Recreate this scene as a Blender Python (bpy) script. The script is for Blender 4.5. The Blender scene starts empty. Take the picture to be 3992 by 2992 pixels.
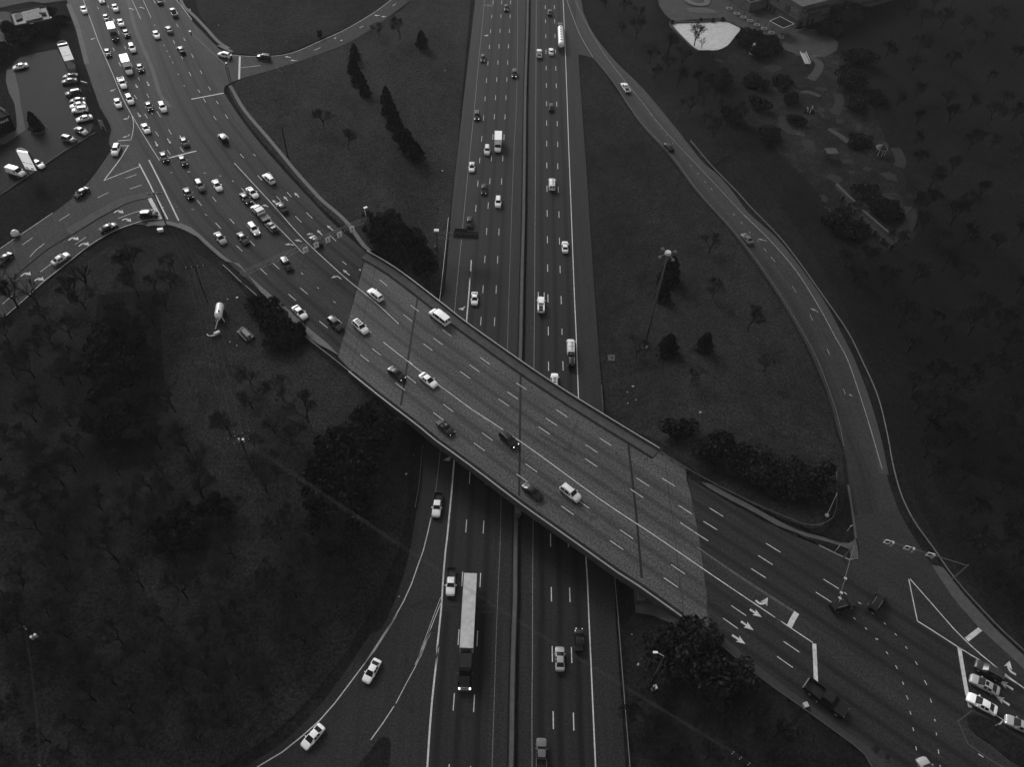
import bpy, bmesh, math, random
import numpy as np
from mathutils import Vector, Matrix
from mathutils.geometry import tessellate_polygon
random.seed(7); rs = np.random.RandomState(3)
S = bpy.context.scene; COL = S.collection
# ------------------------------------------------------------------ camera model (solved from lane lines, dashes and poles)
FPX = 3043.0; CX, CY = 1996.0, 1496.0; CAMH = 149.0
_d = np.array([1845-CX, -(4000-CY), -FPX]); _d /= np.linalg.norm(_d)
_a = 2093-CX; _b = (-_d[0]*_a + _d[2]*FPX)/_d[1]
_y = np.array([_a, _b, -FPX]); _y /= np.linalg.norm(_y)
_z = -_d; _x = np.cross(_y, _z)
RW = np.array([_x, _y, _z])            # camera -> world
def unp(px, py, z=0.0):
    r = RW @ np.array([px-CX, -(py-CY), -FPX]); t = (z-CAMH)/r[2]
    return (r[0]*t, r[1]*t)
ZOOM = {'A':(0,0,4.422),'B':(400,0,4.422),'C':(0,350,4.422),'D':(400,350,4.422),'E':(800,0,2.211),'F':(1700,0,2.764),
 'G':(2500,0,2.211),'H':(0,700,3.1586),'I':(650,600,3.1586),'J':(650,1050,2.764),'K':(1700,550,2.764),'L':(1350,1050,2.764),
 'M':(2000,1100,2.764),'N':(1400,1550,2.764),'O':(1400,2000,2.764),'Q':(1100,2392,2.764),'R':(1900,2392,2.764),
 'S':(2000,1650,2.764),'T':(2500,1750,2.4567),'U':(2900,2050,3.685),'V':(3392,2000,3.685),'W':(3392,2500,3.37),
 'X':(2700,2392,2.764),'Z':(2300,800,1.8425),'c':(2800,0,3.687),'d':(2600,0,5.53),'e':(2900,300,2.3687),'p':(0,0,1.0)}
def zp(k, x, y):
    o = ZOOM[k]; return (o[0]+x/o[2], o[1]+y/o[2])
def pts(s):
    """'K x,y x,y L x,y' -> list of full-resolution pixel points"""
    out = []; k = 'p'
    for w in s.split():
        if w in ZOOM: k = w
        else:
            x, y = w.split(','); out.append(zp(k, float(x), float(y)))
    return out
# ------------------------------------------------------------------ terrain height
ZD = 7.5
def W0(plist, z): return np.array([unp(a, b, z) for a, b in plist])
def segdist(P, poly):
    P = np.atleast_2d(P); best = np.full(len(P), 1e9); side = np.zeros(len(P))
    for a, b in zip(poly[:-1], poly[1:]):
        ab = b-a; L2 = (ab**2).sum(); t = np.clip(((P-a)@ab)/L2, 0, 1)
        q = a+t[:, None]*ab; dd = np.hypot(*(P-q).T); m = dd < best
        best[m] = dd[m]; s = ab[0]*(P[:, 1]-a[1])-ab[1]*(P[:, 0]-a[0]); side[m] = np.sign(s[m])
    return best, side
CREF = W0(pts('p 380,-400 500,0 563,203 626,373 700,520 790,650 900,800 1050,960 1200,1090 1350,1215 1495,1335 1639,1448 1834,1593 2000,1715 2391,1981 2781,2247 3045,2425 3168,2508 3500,2735 3992,3060 4600,3460'), ZD)
LFT = W0(pts('p 1900,-500 1850,0 1787,561 1745,850 1712,1150 1690,1350 1655,1650 1640,1800 1612,1990 1590,2100 1550,2250 1440,2480 1230,2740 1085,2895 930,2992 500,3250'), 0)
RGT = W0(pts('p 2290,-500 2300,0 2310,120 2300,217 2320,600 2340,1150 2375,1614 2412,2250 2415,2392 2465,2992 2510,3400'), 0)
def sm(t): t = np.clip(t, 0, 1); return t*t*(3-2*t)
def H(P):
    P = np.atleast_2d(np.asarray(P, float))
    dl, sl = segdist(P, LFT); dr, sr = segdist(P, RGT)
    # polylines run top -> bottom of the picture (towards -Y): left of travel is east (+x)
    out_l = np.where(sl < 0, dl, 0); out_r = np.where(sr > 0, dr, 0)
    dc, _ = segdist(P, CREF)
    wid = 11+np.clip((dc-17)/90, 0, 1)*40
    near = sm((dc-24)/60)
    w = np.maximum(sm((out_l-0.5)/(wid*0.85)), sm((out_r-0.5)/wid))
    zr = ZD-4.3*near
    dip = 1.2*sm((dc-45)/60)*np.sin(P[:, 0]*0.031+1)*np.sin(P[:, 1]*0.027)
    return w*(zr+dip)
def h1(x, y): return float(H([[x, y]])[0])
def G(px, py, dz=0.0):
    z = 3.0
    for _ in range(14):
        x, y = unp(px, py, z+dz); z = 0.5*z+0.5*h1(x, y)
    return (x, y, z+dz)
def PZ(p, surf, dz=0.0):
    """pixel -> world on a surface: 'F' freeway, 'C' crossing road, 'G' terrain"""
    if surf == 'F': x, y = unp(p[0], p[1], dz); return (x, y, dz)
    if surf == 'C': x, y = unp(p[0], p[1], ZD+dz); return (x, y, ZD+dz)
    return G(p[0], p[1], dz)
def zsurf(P, surf):
    if surf == 'F': return np.zeros(len(P))
    if surf == 'C': return np.full(len(P), ZD)
    return H(P)
# ------------------------------------------------------------------ objects
def tag(o, label=None, cat=None, group=None, kind=None):
    if label: o['label'] = label
    if cat: o['category'] = cat
    if group: o['group'] = group
    if kind: o['kind'] = kind
    return o
def mesh(name, verts, faces, mats=None, parent=None, smooth=False, midx=None, uv=None):
    me = bpy.data.meshes.new(name); me.from_pydata([tuple(v) for v in verts], [], [tuple(f) for f in faces])
    if mats is not None:
        for m in (mats if isinstance(mats, (list, tuple)) else [mats]): me.materials.append(m)
    if midx is not None: me.polygons.foreach_set('material_index', midx)
    if smooth: me.polygons.foreach_set('use_smooth', [True]*len(me.polygons))
    if uv is not None:
        l = me.uv_layers.new(name='UVMap'); vi = np.zeros(len(me.loops), int); me.loops.foreach_get('vertex_index', vi)
        l.data.foreach_set('uv', np.asarray(uv, float)[vi].ravel())
    me.update()
    o = bpy.data.objects.new(name, me); COL.objects.link(o)
    if parent: o.parent = parent
    return o
def empty(name, loc, rz=0):
    o = bpy.data.objects.new(name, None); COL.objects.link(o); o.location = loc; o.rotation_euler = (0, 0, rz)
    o.empty_display_size = 0.5; return o
class MB:
    def __init__(s): s.v = []; s.f = []; s.m = []
    def add(s, v, f, mi=0):
        n = len(s.v); s.v += [tuple(q) for q in v]; s.f += [tuple(i+n for i in q) for q in f]; s.m += [mi]*len(f); return s
    def box(s, x0, x1, y0, y1, z0, z1, mi=0, M=None, top=None):
        tx = top or (0, 0)
        v = [(x0,y0,z0),(x1,y0,z0),(x1,y1,z0),(x0,y1,z0),(x0+tx[0],y0+tx[1],z1),(x1-tx[0],y0+tx[1],z1),(x1-tx[0],y1-tx[1],z1),(x0+tx[0],y1-tx[1],z1)]
        if M is not None: v = [tuple(M @ Vector(q)) for q in v]
        return s.add(v, [(3,2,1,0),(4,5,6,7),(0,1,5,4),(1,2,6,5),(2,3,7,6),(3,0,4,7)], mi)
    def tube(s, a, b, r0, r1=None, n=6, mi=0, cap=True):
        a = Vector(a); b = Vector(b); r1 = r0 if r1 is None else r1; d = (b-a)
        if d.length < 1e-6: return s
        d.normalize(); u = d.orthogonal().normalized(); w = d.cross(u); v = []
        for c, r in ((a, r0), (b, r1)):
            for i in range(n):
                t = 2*math.pi*i/n; v.append(c+u*(r*math.cos(t))+w*(r*math.sin(t)))
        f = [(i, (i+1) % n, n+(i+1) % n, n+i) for i in range(n)]
        if cap: f += [tuple(range(n))[::-1], tuple(range(n, 2*n))]
        return s.add(v, f, mi)
    def build(s, name, mats, parent=None, smooth=False):
        return mesh(name, s.v, s.f, mats, parent, smooth, s.m)
def dup(root, loc, rz, label=None, group=None):
    r = root.copy(); COL.objects.link(r); r.location = loc; r.rotation_euler = (root.rotation_euler[0], root.rotation_euler[1], rz)
    if label: r['label'] = label
    if group: r['group'] = group
    for ch in list(root.children):
        c = ch.copy(); COL.objects.link(c); c.parent = r
        for g in ch.children:
            d = g.copy(); COL.objects.link(d); d.parent = c
    return r
# ------------------------------------------------------------------ materials (the photograph is black and white: all greys)
class NT:
    def __init__(s, name):
        s.m = bpy.data.materials.new(name); s.m.use_nodes = True; s.t = s.m.node_tree; s.t.nodes.clear()
        s.out = s.t.nodes.new('ShaderNodeOutputMaterial'); s.b = s.t.nodes.new('ShaderNodeBsdfPrincipled')
        s.t.links.new(s.b.outputs[0], s.out.inputs[0])
    def n(s, typ, **kw):
        q = s.t.nodes.new(typ)
        for k, v in kw.items():
            if k.startswith('i_'):
                q.inputs[int(k[2:]) if k[2:].isdigit() else k[2:]].default_value = v
            else: setattr(q, k, v)
        return q
    def l(s, a, b): s.t.links.new(a, b)
    def math(s, op, a, b=0.0, c=0.0, clamp=False):
        q = s.n('ShaderNodeMath', operation=op); q.use_clamp = clamp
        for i, v in enumerate((a, b, c)):
            if hasattr(v, 'links'): s.l(v, q.inputs[i])
            else: q.inputs[i].default_value = v
        return q.outputs[0]
    def mr(s, v, a, b, c, d, smooth=True):
        q = s.n('ShaderNodeMapRange'); q.interpolation_type = 'SMOOTHSTEP' if smooth else 'LINEAR'
        s.l(v, q.inputs[0])
        for i, x in enumerate((a, b, c, d)): q.inputs[1+i].default_value = x
        return q.outputs[0]
    def noise(s, vec, scale, detail=3, rough=0.55, sc=None):
        if sc is not None:
            mp = s.n('ShaderNodeMapping'); mp.inputs['Scale'].default_value = sc; s.l(vec, mp.inputs[0]); vec = mp.outputs[0]
        q = s.n('ShaderNodeTexNoise'); q.inputs['Scale'].default_value = scale; q.inputs['Detail'].default_value = detail
        q.inputs['Roughness'].default_value = rough; s.l(vec, q.inputs['Vector']); return q.outputs[0]
    def col(s, v):
        q = s.n('ShaderNodeCombineColor')
        for i in range(3): s.l(v, q.inputs[i])
        s.l(q.outputs[0], s.b.inputs['Base Color'])
    def fin(s, rough=0.8, spec=0.2):
        if hasattr(rough, 'links'): s.l(rough, s.b.inputs['Roughness'])
        else: s.b.inputs['Roughness'].default_value = rough
        s.b.inputs['Specular IOR Level'].default_value = spec; return s.m
    def pos(s): return s.n('ShaderNodeTexCoord').outputs['Object']
    def uv(s):
        q = s.n('ShaderNodeUVMap'); q.uv_map = 'UVMap'; sp = s.n('ShaderNodeSeparateXYZ'); s.l(q.outputs[0], sp.inputs[0]); return q.outputs[0], sp.outputs[0], sp.outputs[1]
def m_plain(name, v, rough=0.7, spec=0.3, var=0.12, scale=1.5, metal=0.0):
    t = NT(name); nz = t.noise(t.pos(), scale, 4)
    t.col(t.math('MULTIPLY', t.mr(nz, 0.25, 0.75, 1-var, 1+var, False), v)); t.b.inputs['Metallic'].default_value = metal
    return t.fin(rough, spec)
def m_road(name, base, lanes, amp=0.35, spec=0.4, shoulder=1.25, period=3.66, patch=0.10, rough=0.62):
    """asphalt with tyre / oil bands down every lane; lanes = [(u_start, u_end)] lateral metres"""
    t = NT(name); uvv, u, v = t.uv(); P = t.pos()
    wob = t.math('MULTIPLY', t.math('SUBTRACT', t.noise(uvv, 0.02, 2), 0.5), 1.2)
    tot = None
    for a, b in lanes:
        fr = t.math('FRACT', t.math('DIVIDE', t.math('SUBTRACT', t.math('ADD', u, wob), a), period))
        d = t.math('ABSOLUTE', t.math('SUBTRACT', fr, 0.5))
        band = t.mr(d, 0.04, 0.27, 1.0, 0.0)
        seam = t.mr(t.math('ABSOLUTE', t.math('SUBTRACT', fr, 0.5)), 0.47, 0.495, 0.0, 0.35)
        ins = t.math('MULTIPLY', t.mr(u, a-0.3, a+0.3, 0, 1), t.mr(u, b-0.3, b+0.3, 1, 0))
        q = t.math('MULTIPLY', t.math('ADD', band, seam), ins)
        tot = q if tot is None else t.math('ADD', tot, q)
        sh = t.math('SUBTRACT', 1.0, ins) if tot is q else t.math('MULTIPLY', sh, t.math('SUBTRACT', 1.0, ins))
    if tot is None: tot = 0.0
    long1 = t.noise(uvv, 1.0, 4, 0.6, (0.9, 0.035, 1.0)); fine = t.noise(P, 2.4, 2, 0.7); blot = t.noise(P, 0.16, 4, 0.65); grit = t.noise(P, 11.0, 2, 0.8)
    strength = t.mr(long1, 0.3, 0.7, 0.55, 1.35, False)
    f = t.math('SUBTRACT', 1.0, t.math('MULTIPLY', t.math('MULTIPLY', tot, amp), strength))
    if lanes: f = t.math('MULTIPLY', f, t.math('ADD', 1.0, t.math('MULTIPLY', sh, shoulder-1.0)))
    f = t.math('MULTIPLY', f, t.mr(fine, 0.3, 0.7, 0.42, 1.58, False))
    f = t.math('MULTIPLY', f, t.mr(grit, 0.25, 0.75, 0.8, 1.2, False))
    f = t.math('MULTIPLY', f, t.mr(blot, 0.3, 0.7, 1-patch, 1+patch, False))
    f = t.math('MULTIPLY', f, t.mr(long1, 0.3, 0.7, 0.8, 1.2, False))
    # dark spills / tar spots
    vo = t.n('ShaderNodeTexVoronoi'); vo.inputs['Scale'].default_value = 0.13; t.l(P, vo.inputs['Vector'])
    rad = t.math('MULTIPLY', t.noise(P, 1.6, 3), 0.11)
    spot = t.math('GREATER_THAN', t.math('SUBTRACT', rad, 0.028), vo.outputs['Distance'])
    f = t.math('MULTIPLY', f, t.math('SUBTRACT', 1.0, t.math('MULTIPLY', spot, 0.35)))
    # sealed cracks: distorted cell borders, broken up by a mask
    dn = t.n('ShaderNodeTexNoise'); dn.inputs['Scale'].default_value = 0.5; dn.inputs['Detail'].default_value = 4; t.l(P, dn.inputs['Vector'])
    mx = t.n('ShaderNodeVectorMath', operation='MULTIPLY_ADD'); t.l(dn.outputs['Color'], mx.inputs[0]); mx.inputs[1].default_value = (3.0, 3.0, 0); t.l(P, mx.inputs[2])
    ve = t.n('ShaderNodeTexVoronoi', feature='DISTANCE_TO_EDGE'); ve.inputs['Scale'].default_value = 0.09; t.l(mx.outputs[0], ve.inputs['Vector'])
    crk = t.math('MULTIPLY', t.mr(ve.outputs['Distance'], 0.004, 0.014, 1.0, 0.0), t.mr(blot, 0.5, 0.62, 0.0, 1.0))
    f = t.math('MULTIPLY', f, t.math('SUBTRACT', 1.0, t.math('MULTIPLY', crk, 0.38)))
    t.col(t.math('MULTIPLY', f, base)); return t.fin(rough, spec)
def m_ground(name, lo, hi, contrast=1.0):
    t = NT(name); P = t.pos()
    a = t.noise(P, 0.022, 5, 0.6); b = t.noise(P, 0.35, 5, 0.7); c = t.noise(P, 1.9, 2, 0.75); d = t.noise(P, 0.08, 4, 0.65, (1.0, 0.55, 1))
    f = t.math('ADD', t.math('MULTIPLY', t.mr(a, 0.38, 0.62, 0, 1), 0.36), t.math('MULTIPLY', t.mr(d, 0.34, 0.66, 0, 1), 0.30))
    f = t.math('ADD', f, t.math('MULTIPLY', t.mr(b, 0.36, 0.64, 0, 1), 0.34))
    f = t.math('MULTIPLY', t.math('ADD', t.math('MULTIPLY', f, hi-lo), lo), t.mr(c, 0.3, 0.7, 0.25, 1.75, False))
    t.col(f); return t.fin(1.0, 0.02)
def m_paint(name, v, rough=0.35, coat=0.3):
    t = NT(name); nz = t.noise(t.pos(), 2.2, 3); t.col(t.math('MULTIPLY', t.mr(nz, 0.3, 0.7, 0.93, 1.05, False), v))
    t.b.inputs['Coat Weight'].default_value = coat; t.b.inputs['Coat Roughness'].default_value = 0.12
    return t.fin(rough, 0.3)
def m_line(name, v, wear=0.35):
    t = NT(name); P = t.pos(); a = t.noise(P, 1.4, 5, 0.75)
    w = t.mr(a, 0.42, 0.62, 1.0, 1.0-wear, False); t.col(t.math('MULTIPLY', w, v)); return t.fin(0.7, 0.25)
def m_emit(name, v, s):
    t = NT(name); t.b.inputs['Base Color'].default_value = (v, v, v, 1); t.b.inputs['Emission Color'].default_value = (1, 1, 1, 1)
    t.b.inputs['Emission Strength'].default_value = s; return t.fin(0.3, 0.4)
def m_glass(name, v=0.008, rough=0.12, spec=0.4):
    t = NT(name); t.b.inputs['Base Color'].default_value = (v, v, v, 1); return t.fin(rough, spec)
MT = {}
MT['grass'] = m_ground('winter_grass', 0.0068, 0.0165)
MT['verge'] = m_ground('verge_grass', 0.0075, 0.0150)
MT['line'] = m_line('white_line_paint', 0.52); MT['yel'] = m_line('yellow_line_paint', 0.17, 0.5); MT['bold'] = m_line('bold_white_paint', 0.48, 0.35)
MT['seam'] = m_plain('tar_seam', 0.006, 0.7, 0.2)
MT['conc'] = m_plain('pale_concrete', 0.125, 0.85, 0.2, 0.22, 0.8); MT['concd'] = m_plain('dull_concrete', 0.05, 0.85, 0.15, 0.25, 0.7)
MT['walk'] = m_plain('sidewalk_concrete', 0.105, 0.85, 0.2, 0.22, 1.2); MT['kerb'] = m_plain('kerb_concrete', 0.06, 0.85, 0.15, 0.2, 1.0)
MT['dirt'] = m_plain('gutter_dirt', 0.012, 0.95, 0.05, 0.4, 0.9)
MT['steel'] = m_plain('galvanised_steel', 0.40, 0.45, 0.5, 0.12, 2.0, 0.25); MT['steeld'] = m_plain('weathered_steel', 0.065, 0.6, 0.4, 0.2, 2.0)
MT['wood'] = m_plain('creosoted_wood', 0.012, 0.9, 0.1, 0.3, 2.0); MT['wire'] = m_plain('bare_wire', 0.028, 0.5, 0.4)
MT['insul'] = m_plain('glazed_insulator', 0.30, 0.3, 0.5); MT['white'] = m_plain('white_sheet', 0.72, 0.5, 0.4, 0.04)
MT['black'] = m_plain('black_sheet', 0.006, 0.6, 0.3, 0.1); MT['tyre'] = m_plain('tyre_rubber', 0.006, 0.9, 0.2)
MT['rim'] = m_plain('wheel_alloy', 0.25, 0.35, 0.5, 0.1, 2, 0.5); MT['glass'] = m_glass('car_glass', .006, .10, .3); MT['chrome'] = m_plain('bumper_chrome', 0.35, 0.25, 0.5, 0.05, 2, 0.7)
MT['lampoff'] = m_glass('lens_clear', 0.12, 0.15, 0.5); MT['lampon'] = m_emit('headlight_lit', 0.8, 3.5); MT['tail'] = m_plain('tail_lens', 0.03, 0.2, 0.5)
MT['leafb'] = m_plain('bush_leaves', 0.0190, 0.9, 0.05, 0.5, 0.8); MT['leaf'] = m_plain('evergreen_needles', 0.0135, 0.9, 0.05, 0.5, 0.8); MT['bark'] = m_plain('grey_bark', 0.010, 0.95, 0.05, 0.3, 2); MT['twigd'] = m_plain('dark_twigs', 0.014, 0.95, 0.05, 0.35, 1.0); MT['twig'] = m_plain('bare_twigs', 0.026, 0.95, 0.05, 0.35, 1.0)
MT['barkd'] = m_plain('dark_bark', 0.006, 0.95, 0.05, 0.3, 2)
PAINT = {'white':0.78,'pearl':0.62,'silver':0.30,'grey':0.10,'dgrey':0.028,'black':0.007}
for k, v in list(PAINT.items()): PAINT[k] = m_paint('paint_'+k, v, 0.32 if v > 0.05 else 0.22, 0.3)
# ------------------------------------------------------------------ sheets and ribbons
GRID = 2.5
def poly_grid(P2, grid):
    bm = bmesh.new(); V = [bm.verts.new((x, y, 0)) for x, y in P2]
    for t in tessellate_polygon([[Vector((x, y, 0)) for x, y in P2]]):
        try: bm.faces.new([V[i] for i in t])
        except ValueError: pass
    if grid:
        for ax in (0, 1):
            lo = min(p[ax] for p in P2); hi = max(p[ax] for p in P2)
            c = math.ceil(lo/grid)*grid
            while c < hi:
                co = [0, 0, 0]; no = [0, 0, 0]; co[ax] = c; no[ax] = 1
                bmesh.ops.bisect_plane(bm, geom=bm.verts[:]+bm.edges[:]+bm.faces[:], plane_co=co, plane_no=no); c += grid
    bmesh.ops.recalc_face_normals(bm, faces=bm.faces[:])
    for f in bm.faces:
        if f.normal.z < 0: f.normal_flip()
    return bm
def lateral(P, ref):
    P = np.asarray(P)[:, :2]; best = np.full(len(P), 1e9); sd = np.zeros(len(P)); al = np.zeros(len(P)); acc = 0
    for a, b in zip(ref[:-1], ref[1:]):
        ab = b-a; L = math.hypot(*ab); t = np.clip(((P-a)@ab)/L**2, 0, 1); q = a+t[:, None]*ab
        dd = np.hypot(*(P-q).T); m = dd < best; best[m] = dd[m]
        s = (ab[0]*(P[:, 1]-a[1])-ab[1]*(P[:, 0]-a[0]))/L; sd[m] = s[m]; al[m] = (acc+t*L)[m]; acc += L
    return np.stack([sd, al], 1)
def sheet(name, plist, surf, dz, mat, parent=None, ref=None, thick=0.0, grid=GRID, world=False, side=None):
    """plist: pixel outline; laid on the surface; optional skirt of given thickness"""
    P2 = [tuple(p[:2]) for p in plist] if world else [PZ(p, surf, dz)[:2] for p in plist]
    if surf in 'FC' and ref is None: grid = 0
    bm = poly_grid(P2, grid); bm.verts.ensure_lookup_table()
    XY = np.array([(v.co.x, v.co.y) for v in bm.verts]); Z = zsurf(XY, surf)+dz
    for v, z in zip(bm.verts, Z): v.co.z = z
    if thick:
        be = [e for e in bm.edges if e.is_boundary]
        r = bmesh.ops.extrude_edge_only(bm, edges=be)
        for g in r['geom']:
            if isinstance(g, bmesh.types.BMVert): g.co.z -= thick
    V = [tuple(v.co) for v in bm.verts]; bm.verts.index_update(); F = [[v.index for v in f.verts] for f in bm.faces]; bm.free()
    uv = lateral(np.array(V), ref) if ref is not None else np.array(V)[:, :2]
    return mesh(name, V, F, mat, parent, uv=uv)
def resample(P, step):
    P = np.asarray(P, float); d = np.r_[0, np.cumsum(np.hypot(*np.diff(P[:, :2], axis=0).T))]
    n = max(1, int(math.ceil(d[-1]/step))); s = np.linspace(0, d[-1], n+1)
    return np.stack([np.interp(s, d, P[:, k]) for k in range(P.shape[1])], 1)
def smooth_px(pl, step=14):
    """Catmull-Rom through pixel points"""
    if len(pl) < 3: return pl
    P = [np.array(q) for q in pl]; P = [2*P[0]-P[1]]+P+[2*P[-1]-P[-2]]; out = []
    for i in range(1, len(P)-2):
        n = max(1, int(np.hypot(*(P[i+1]-P[i]))/step))
        for k in range(n):
            t = k/n; a, b, c, d = P[i-1:i+3]
            out.append(tuple(0.5*((2*b)+(-a+c)*t+(2*a-5*b+4*c-d)*t*t+(-a+3*b-3*c+d)*t**3)))
    out.append(tuple(P[-2])); return out
def rib_vf(W, width, surf, dz):
    W = np.asarray(W)[:, :2]; T = np.gradient(W, axis=0); T /= np.maximum(np.hypot(*T.T), 1e-9)[:, None]
    Nn = np.stack([-T[:, 1], T[:, 0]], 1)*width/2; A = W+Nn; B = W-Nn
    za = zsurf(A, surf)+dz; zb = zsurf(B, surf)+dz; v = []; f = []
    for i in range(len(W)): v += [(A[i, 0], A[i, 1], za[i]), (B[i, 0], B[i, 1], zb[i])]
    for i in range(len(W)-1): f.append((2*i+1, 2*i+3, 2*i+2, 2*i))
    return v, f
def ribbon(mb, plist, width, surf, dz, smooth=True, step=2.5, mi=0):
    pl = smooth_px(plist) if smooth else plist
    W = resample(np.array([PZ(p, surf, dz)[:2] for p in pl]), step if surf == 'G' else max(step, 4)); v, f = rib_vf(W, width, surf, dz); mb.add(v, f, mi)
def dashes(mb, plist, width, surf, dz, period=12.27, length=3.1, ext=(0, 0), mi=0):
    """first and last points are dash starts; whole number of periods between them"""
    W = np.array([PZ(p, surf, dz)[:2] for p in smooth_px(plist)])
    d0 = W[0]-W[1]; d0 /= np.hypot(*d0); d1 = W[-1]-W[-2]; d1 /= np.hypot(*d1)
    D = np.r_[0, np.cumsum(np.hypot(*np.diff(W, axis=0).T))]; n = max(1, round(D[-1]/period)); per = D[-1]/n
    W2 = np.vstack([W[0]+d0*400, W, W[-1]+d1*400]); D2 = np.r_[-400, D, D[-1]+400]
    for k in range(-ext[0], n+1+ext[1]):
        s = np.array([k*per, k*per+length]); q = np.stack([np.interp(s, D2, W2[:, 0]), np.interp(s, D2, W2[:, 1])], 1)
        v, f = rib_vf(q, width, surf, dz); mb.add(v, f, mi)
def seg(mb, s, width, surf, dz, mi=0):
    for ch in s.split(';'):
        if ch.strip():
            p = pts(ch); W = np.array([PZ(q, surf, dz)[:2] for q in p])
            if len(W) > 2 : W = resample(W, 3.0)
            v, f = rib_vf(W, width, surf, dz); mb.add(v, f, mi)
def arrow(mb, s, surf, dz, w=0.34, hl=1.15, hw=0.62, mi=0):
    for ch in s.split(';'):
        p = pts(ch); W = np.array([PZ(q, surf, dz)[:2] for q in smooth_px(p, 6)])
        L = np.hypot(*np.diff(W, axis=0).T).sum(); hl_ = min(hl, L*0.5)
        R = resample(W, L/16); d = np.r_[0, np.cumsum(np.hypot(*np.diff(R, axis=0).T))]
        k = R[d <= d[-1]-hl_*0.8]; v, f = rib_vf(k, w, surf, dz); mb.add(v, f, mi)
        tip = R[-1]; b = R[d <= d[-1]-hl_][-1]; t = tip-b; t /= np.hypot(*t); nn = np.array([-t[1], t[0]])
        q = [b+nn*hw-t*0.25, b+t*0.2, b-nn*hw-t*0.25, tip]; z = zsurf(np.array(q), surf)+dz+0.003
        mb.add([(a[0], a[1], zz) for a, zz in zip(q, z)], [(1, 3, 0), (2, 3, 1)], mi)
# ------------------------------------------------------------------ terrain
def axis(lo, hi, step, far):
    a = list(np.arange(lo, hi+1e-6, step)); d = step
    l = [a[0]]; r = [a[-1]]
    while r[-1] < far: d *= 1.6; r.append(r[-1]+d); l.append(l[-1]-d)
    return np.array(l[:0:-1]+a+r[1:])
gx = axis(-330, 330, GRID, 4000); gy = axis(-25, 450, GRID, 4000)
XX, YY = np.meshgrid(gx, gy); PP = np.stack([XX.ravel(), YY.ravel()], 1); ZZ = H(PP)
bump = 0.10*np.sin(PP[:, 0]*0.21+np.sin(PP[:, 1]*0.13)*2)*np.sin(PP[:, 1]*0.17)
TV = np.stack([PP[:, 0], PP[:, 1], ZZ-0.22+bump*0.5], 1); nx = len(gx); ny = len(gy)
idx = (np.arange(ny-1)[:, None]*nx+np.arange(nx-1)[None]).ravel()
TF = np.stack([idx, idx+1, idx+nx+1, idx+nx], 1)
ground = mesh('ground', TV.tolist(), TF.tolist(), MT['grass'], smooth=True); tag(ground, kind='structure')
def struct(o): return tag(o, kind='structure')
# ------------------------------------------------------------------ freeway
BAR = pts('F 990,0 985,330 965,900 955,1550 K 945,800 925,1600 L 1880,850 p 2024,1500 2019,1700 2014,1960 O 1688,400 1682,1100 R 295,0 275,700 260,1658')
BARX = [BAR[0]]+BAR[1:]; b0, b1 = np.array(BAR[0]), np.array(BAR[1]); BARE = [tuple(b0-(b1-b0)*3)]+BAR+[(1985, 3250)]
FREF = W0(smooth_px(BARE), 0)
def ufw(px, py): return lateral(np.array([unp(px, py)+(0,)]), FREF)[0, 0]
# FREF runs far -> near, so +u is east
m_fw = m_road('freeway_asphalt', 0.0135, [(3.55, 14.5), (-15.2, -4.2)], 0.62, 0.12, 1.2, 3.64)
left = pts('p 1887,-330 1853,0 F 240,1550 K 160,800 85,1658 p 1712,1175 1690,1350 1668,1600 1653,1753 1635,1912 1613,2056 O 560,350 500,600 400,900 250,1250 p 1444,2475 Q 700,600 400,1000 0,1400 p 955,2992 640,3200')
right = pts('p 2225,-330 2244,0 2255,217 2282,600 2319,1150 2353,1614 2375,1930 2397,2250 2399,2392 2421,2718 2439,2992 2452,3200')
freeway = struct(sheet('freeway', smooth_px(left, 40)+smooth_px(right, 40)[::-1], 'F', 0.0, m_fw, ref=FREF, grid=6))
mw = MB()
ribbon(mw, pts('F 1340,-400 1368,-10 1380,250 1400,750 1432,1658 K 1450,600 1490,1658 M 680,560 706,1262 p 2270,1860 S 785,1430 800,1658 R 1092,0 1120,620 1140,1080 1166,1658 p 2332,3200'), 0.24, 'F', 0.012)
mw2 = MB()
dashes(mw, pts('F 1275,55 1281,372 1290,728 1300,1118 1311,1550 K 1311,263 1324,782 1336,1370 M 518,170 527,518 538,888 R 905,366'), 0.2, 'F', 0.012, ext=(4, 3))
dashes(mw, pts('F 1176,55 1182,375 1186,718 1190,1115 1192,1538 K 1193,247 1197,755 1202,1370 M 376,168 380,508 382,870 p 2146,2082 R 698,355'), 0.2, 'F', 0.012, ext=(4, 3))
dashes(mw, [(1917.8+4.8, 1.4), (1917.8, 56), (1913, 114)]+pts('F 576,490 560,665 544,855 529,1050 513,1250 494,1472 K 473,175 452,430 431,690'), 0.17, 'F', 0.012, ext=(4, 0))
seg(mw, 'K 405,1018 404,1040', 0.17, 'F', 0.012)
dashes(mw, [(1956.3, 1.4)]+pts('F 700,155 690,315 679,487 667,662 654,850 641,1045 629,1245 613,1470 K 597,178 580,430 561,697 545,968 526,1265 506,1585 L 1451,545 N 1160,1307 O 1117,620 1078,1250 Q 1856,865 1800,1630'), 0.17, 'F', 0.012, ext=(4, 1))
dashes(mw, [(1991, 1.4)]+pts('F 799,155 790,325 781,490 772,668 763,850 753,1052 743,1258 732,1472 K 719,180 706,425 692,690 678,968 664,1265 648,1588 L 1599,537 N 1345,1318 O 1311,630 1279,1245 Q 2073,875 2030,1650'), 0.17, 'F', 0.012, ext=(4, 1))
my = MB()
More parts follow.
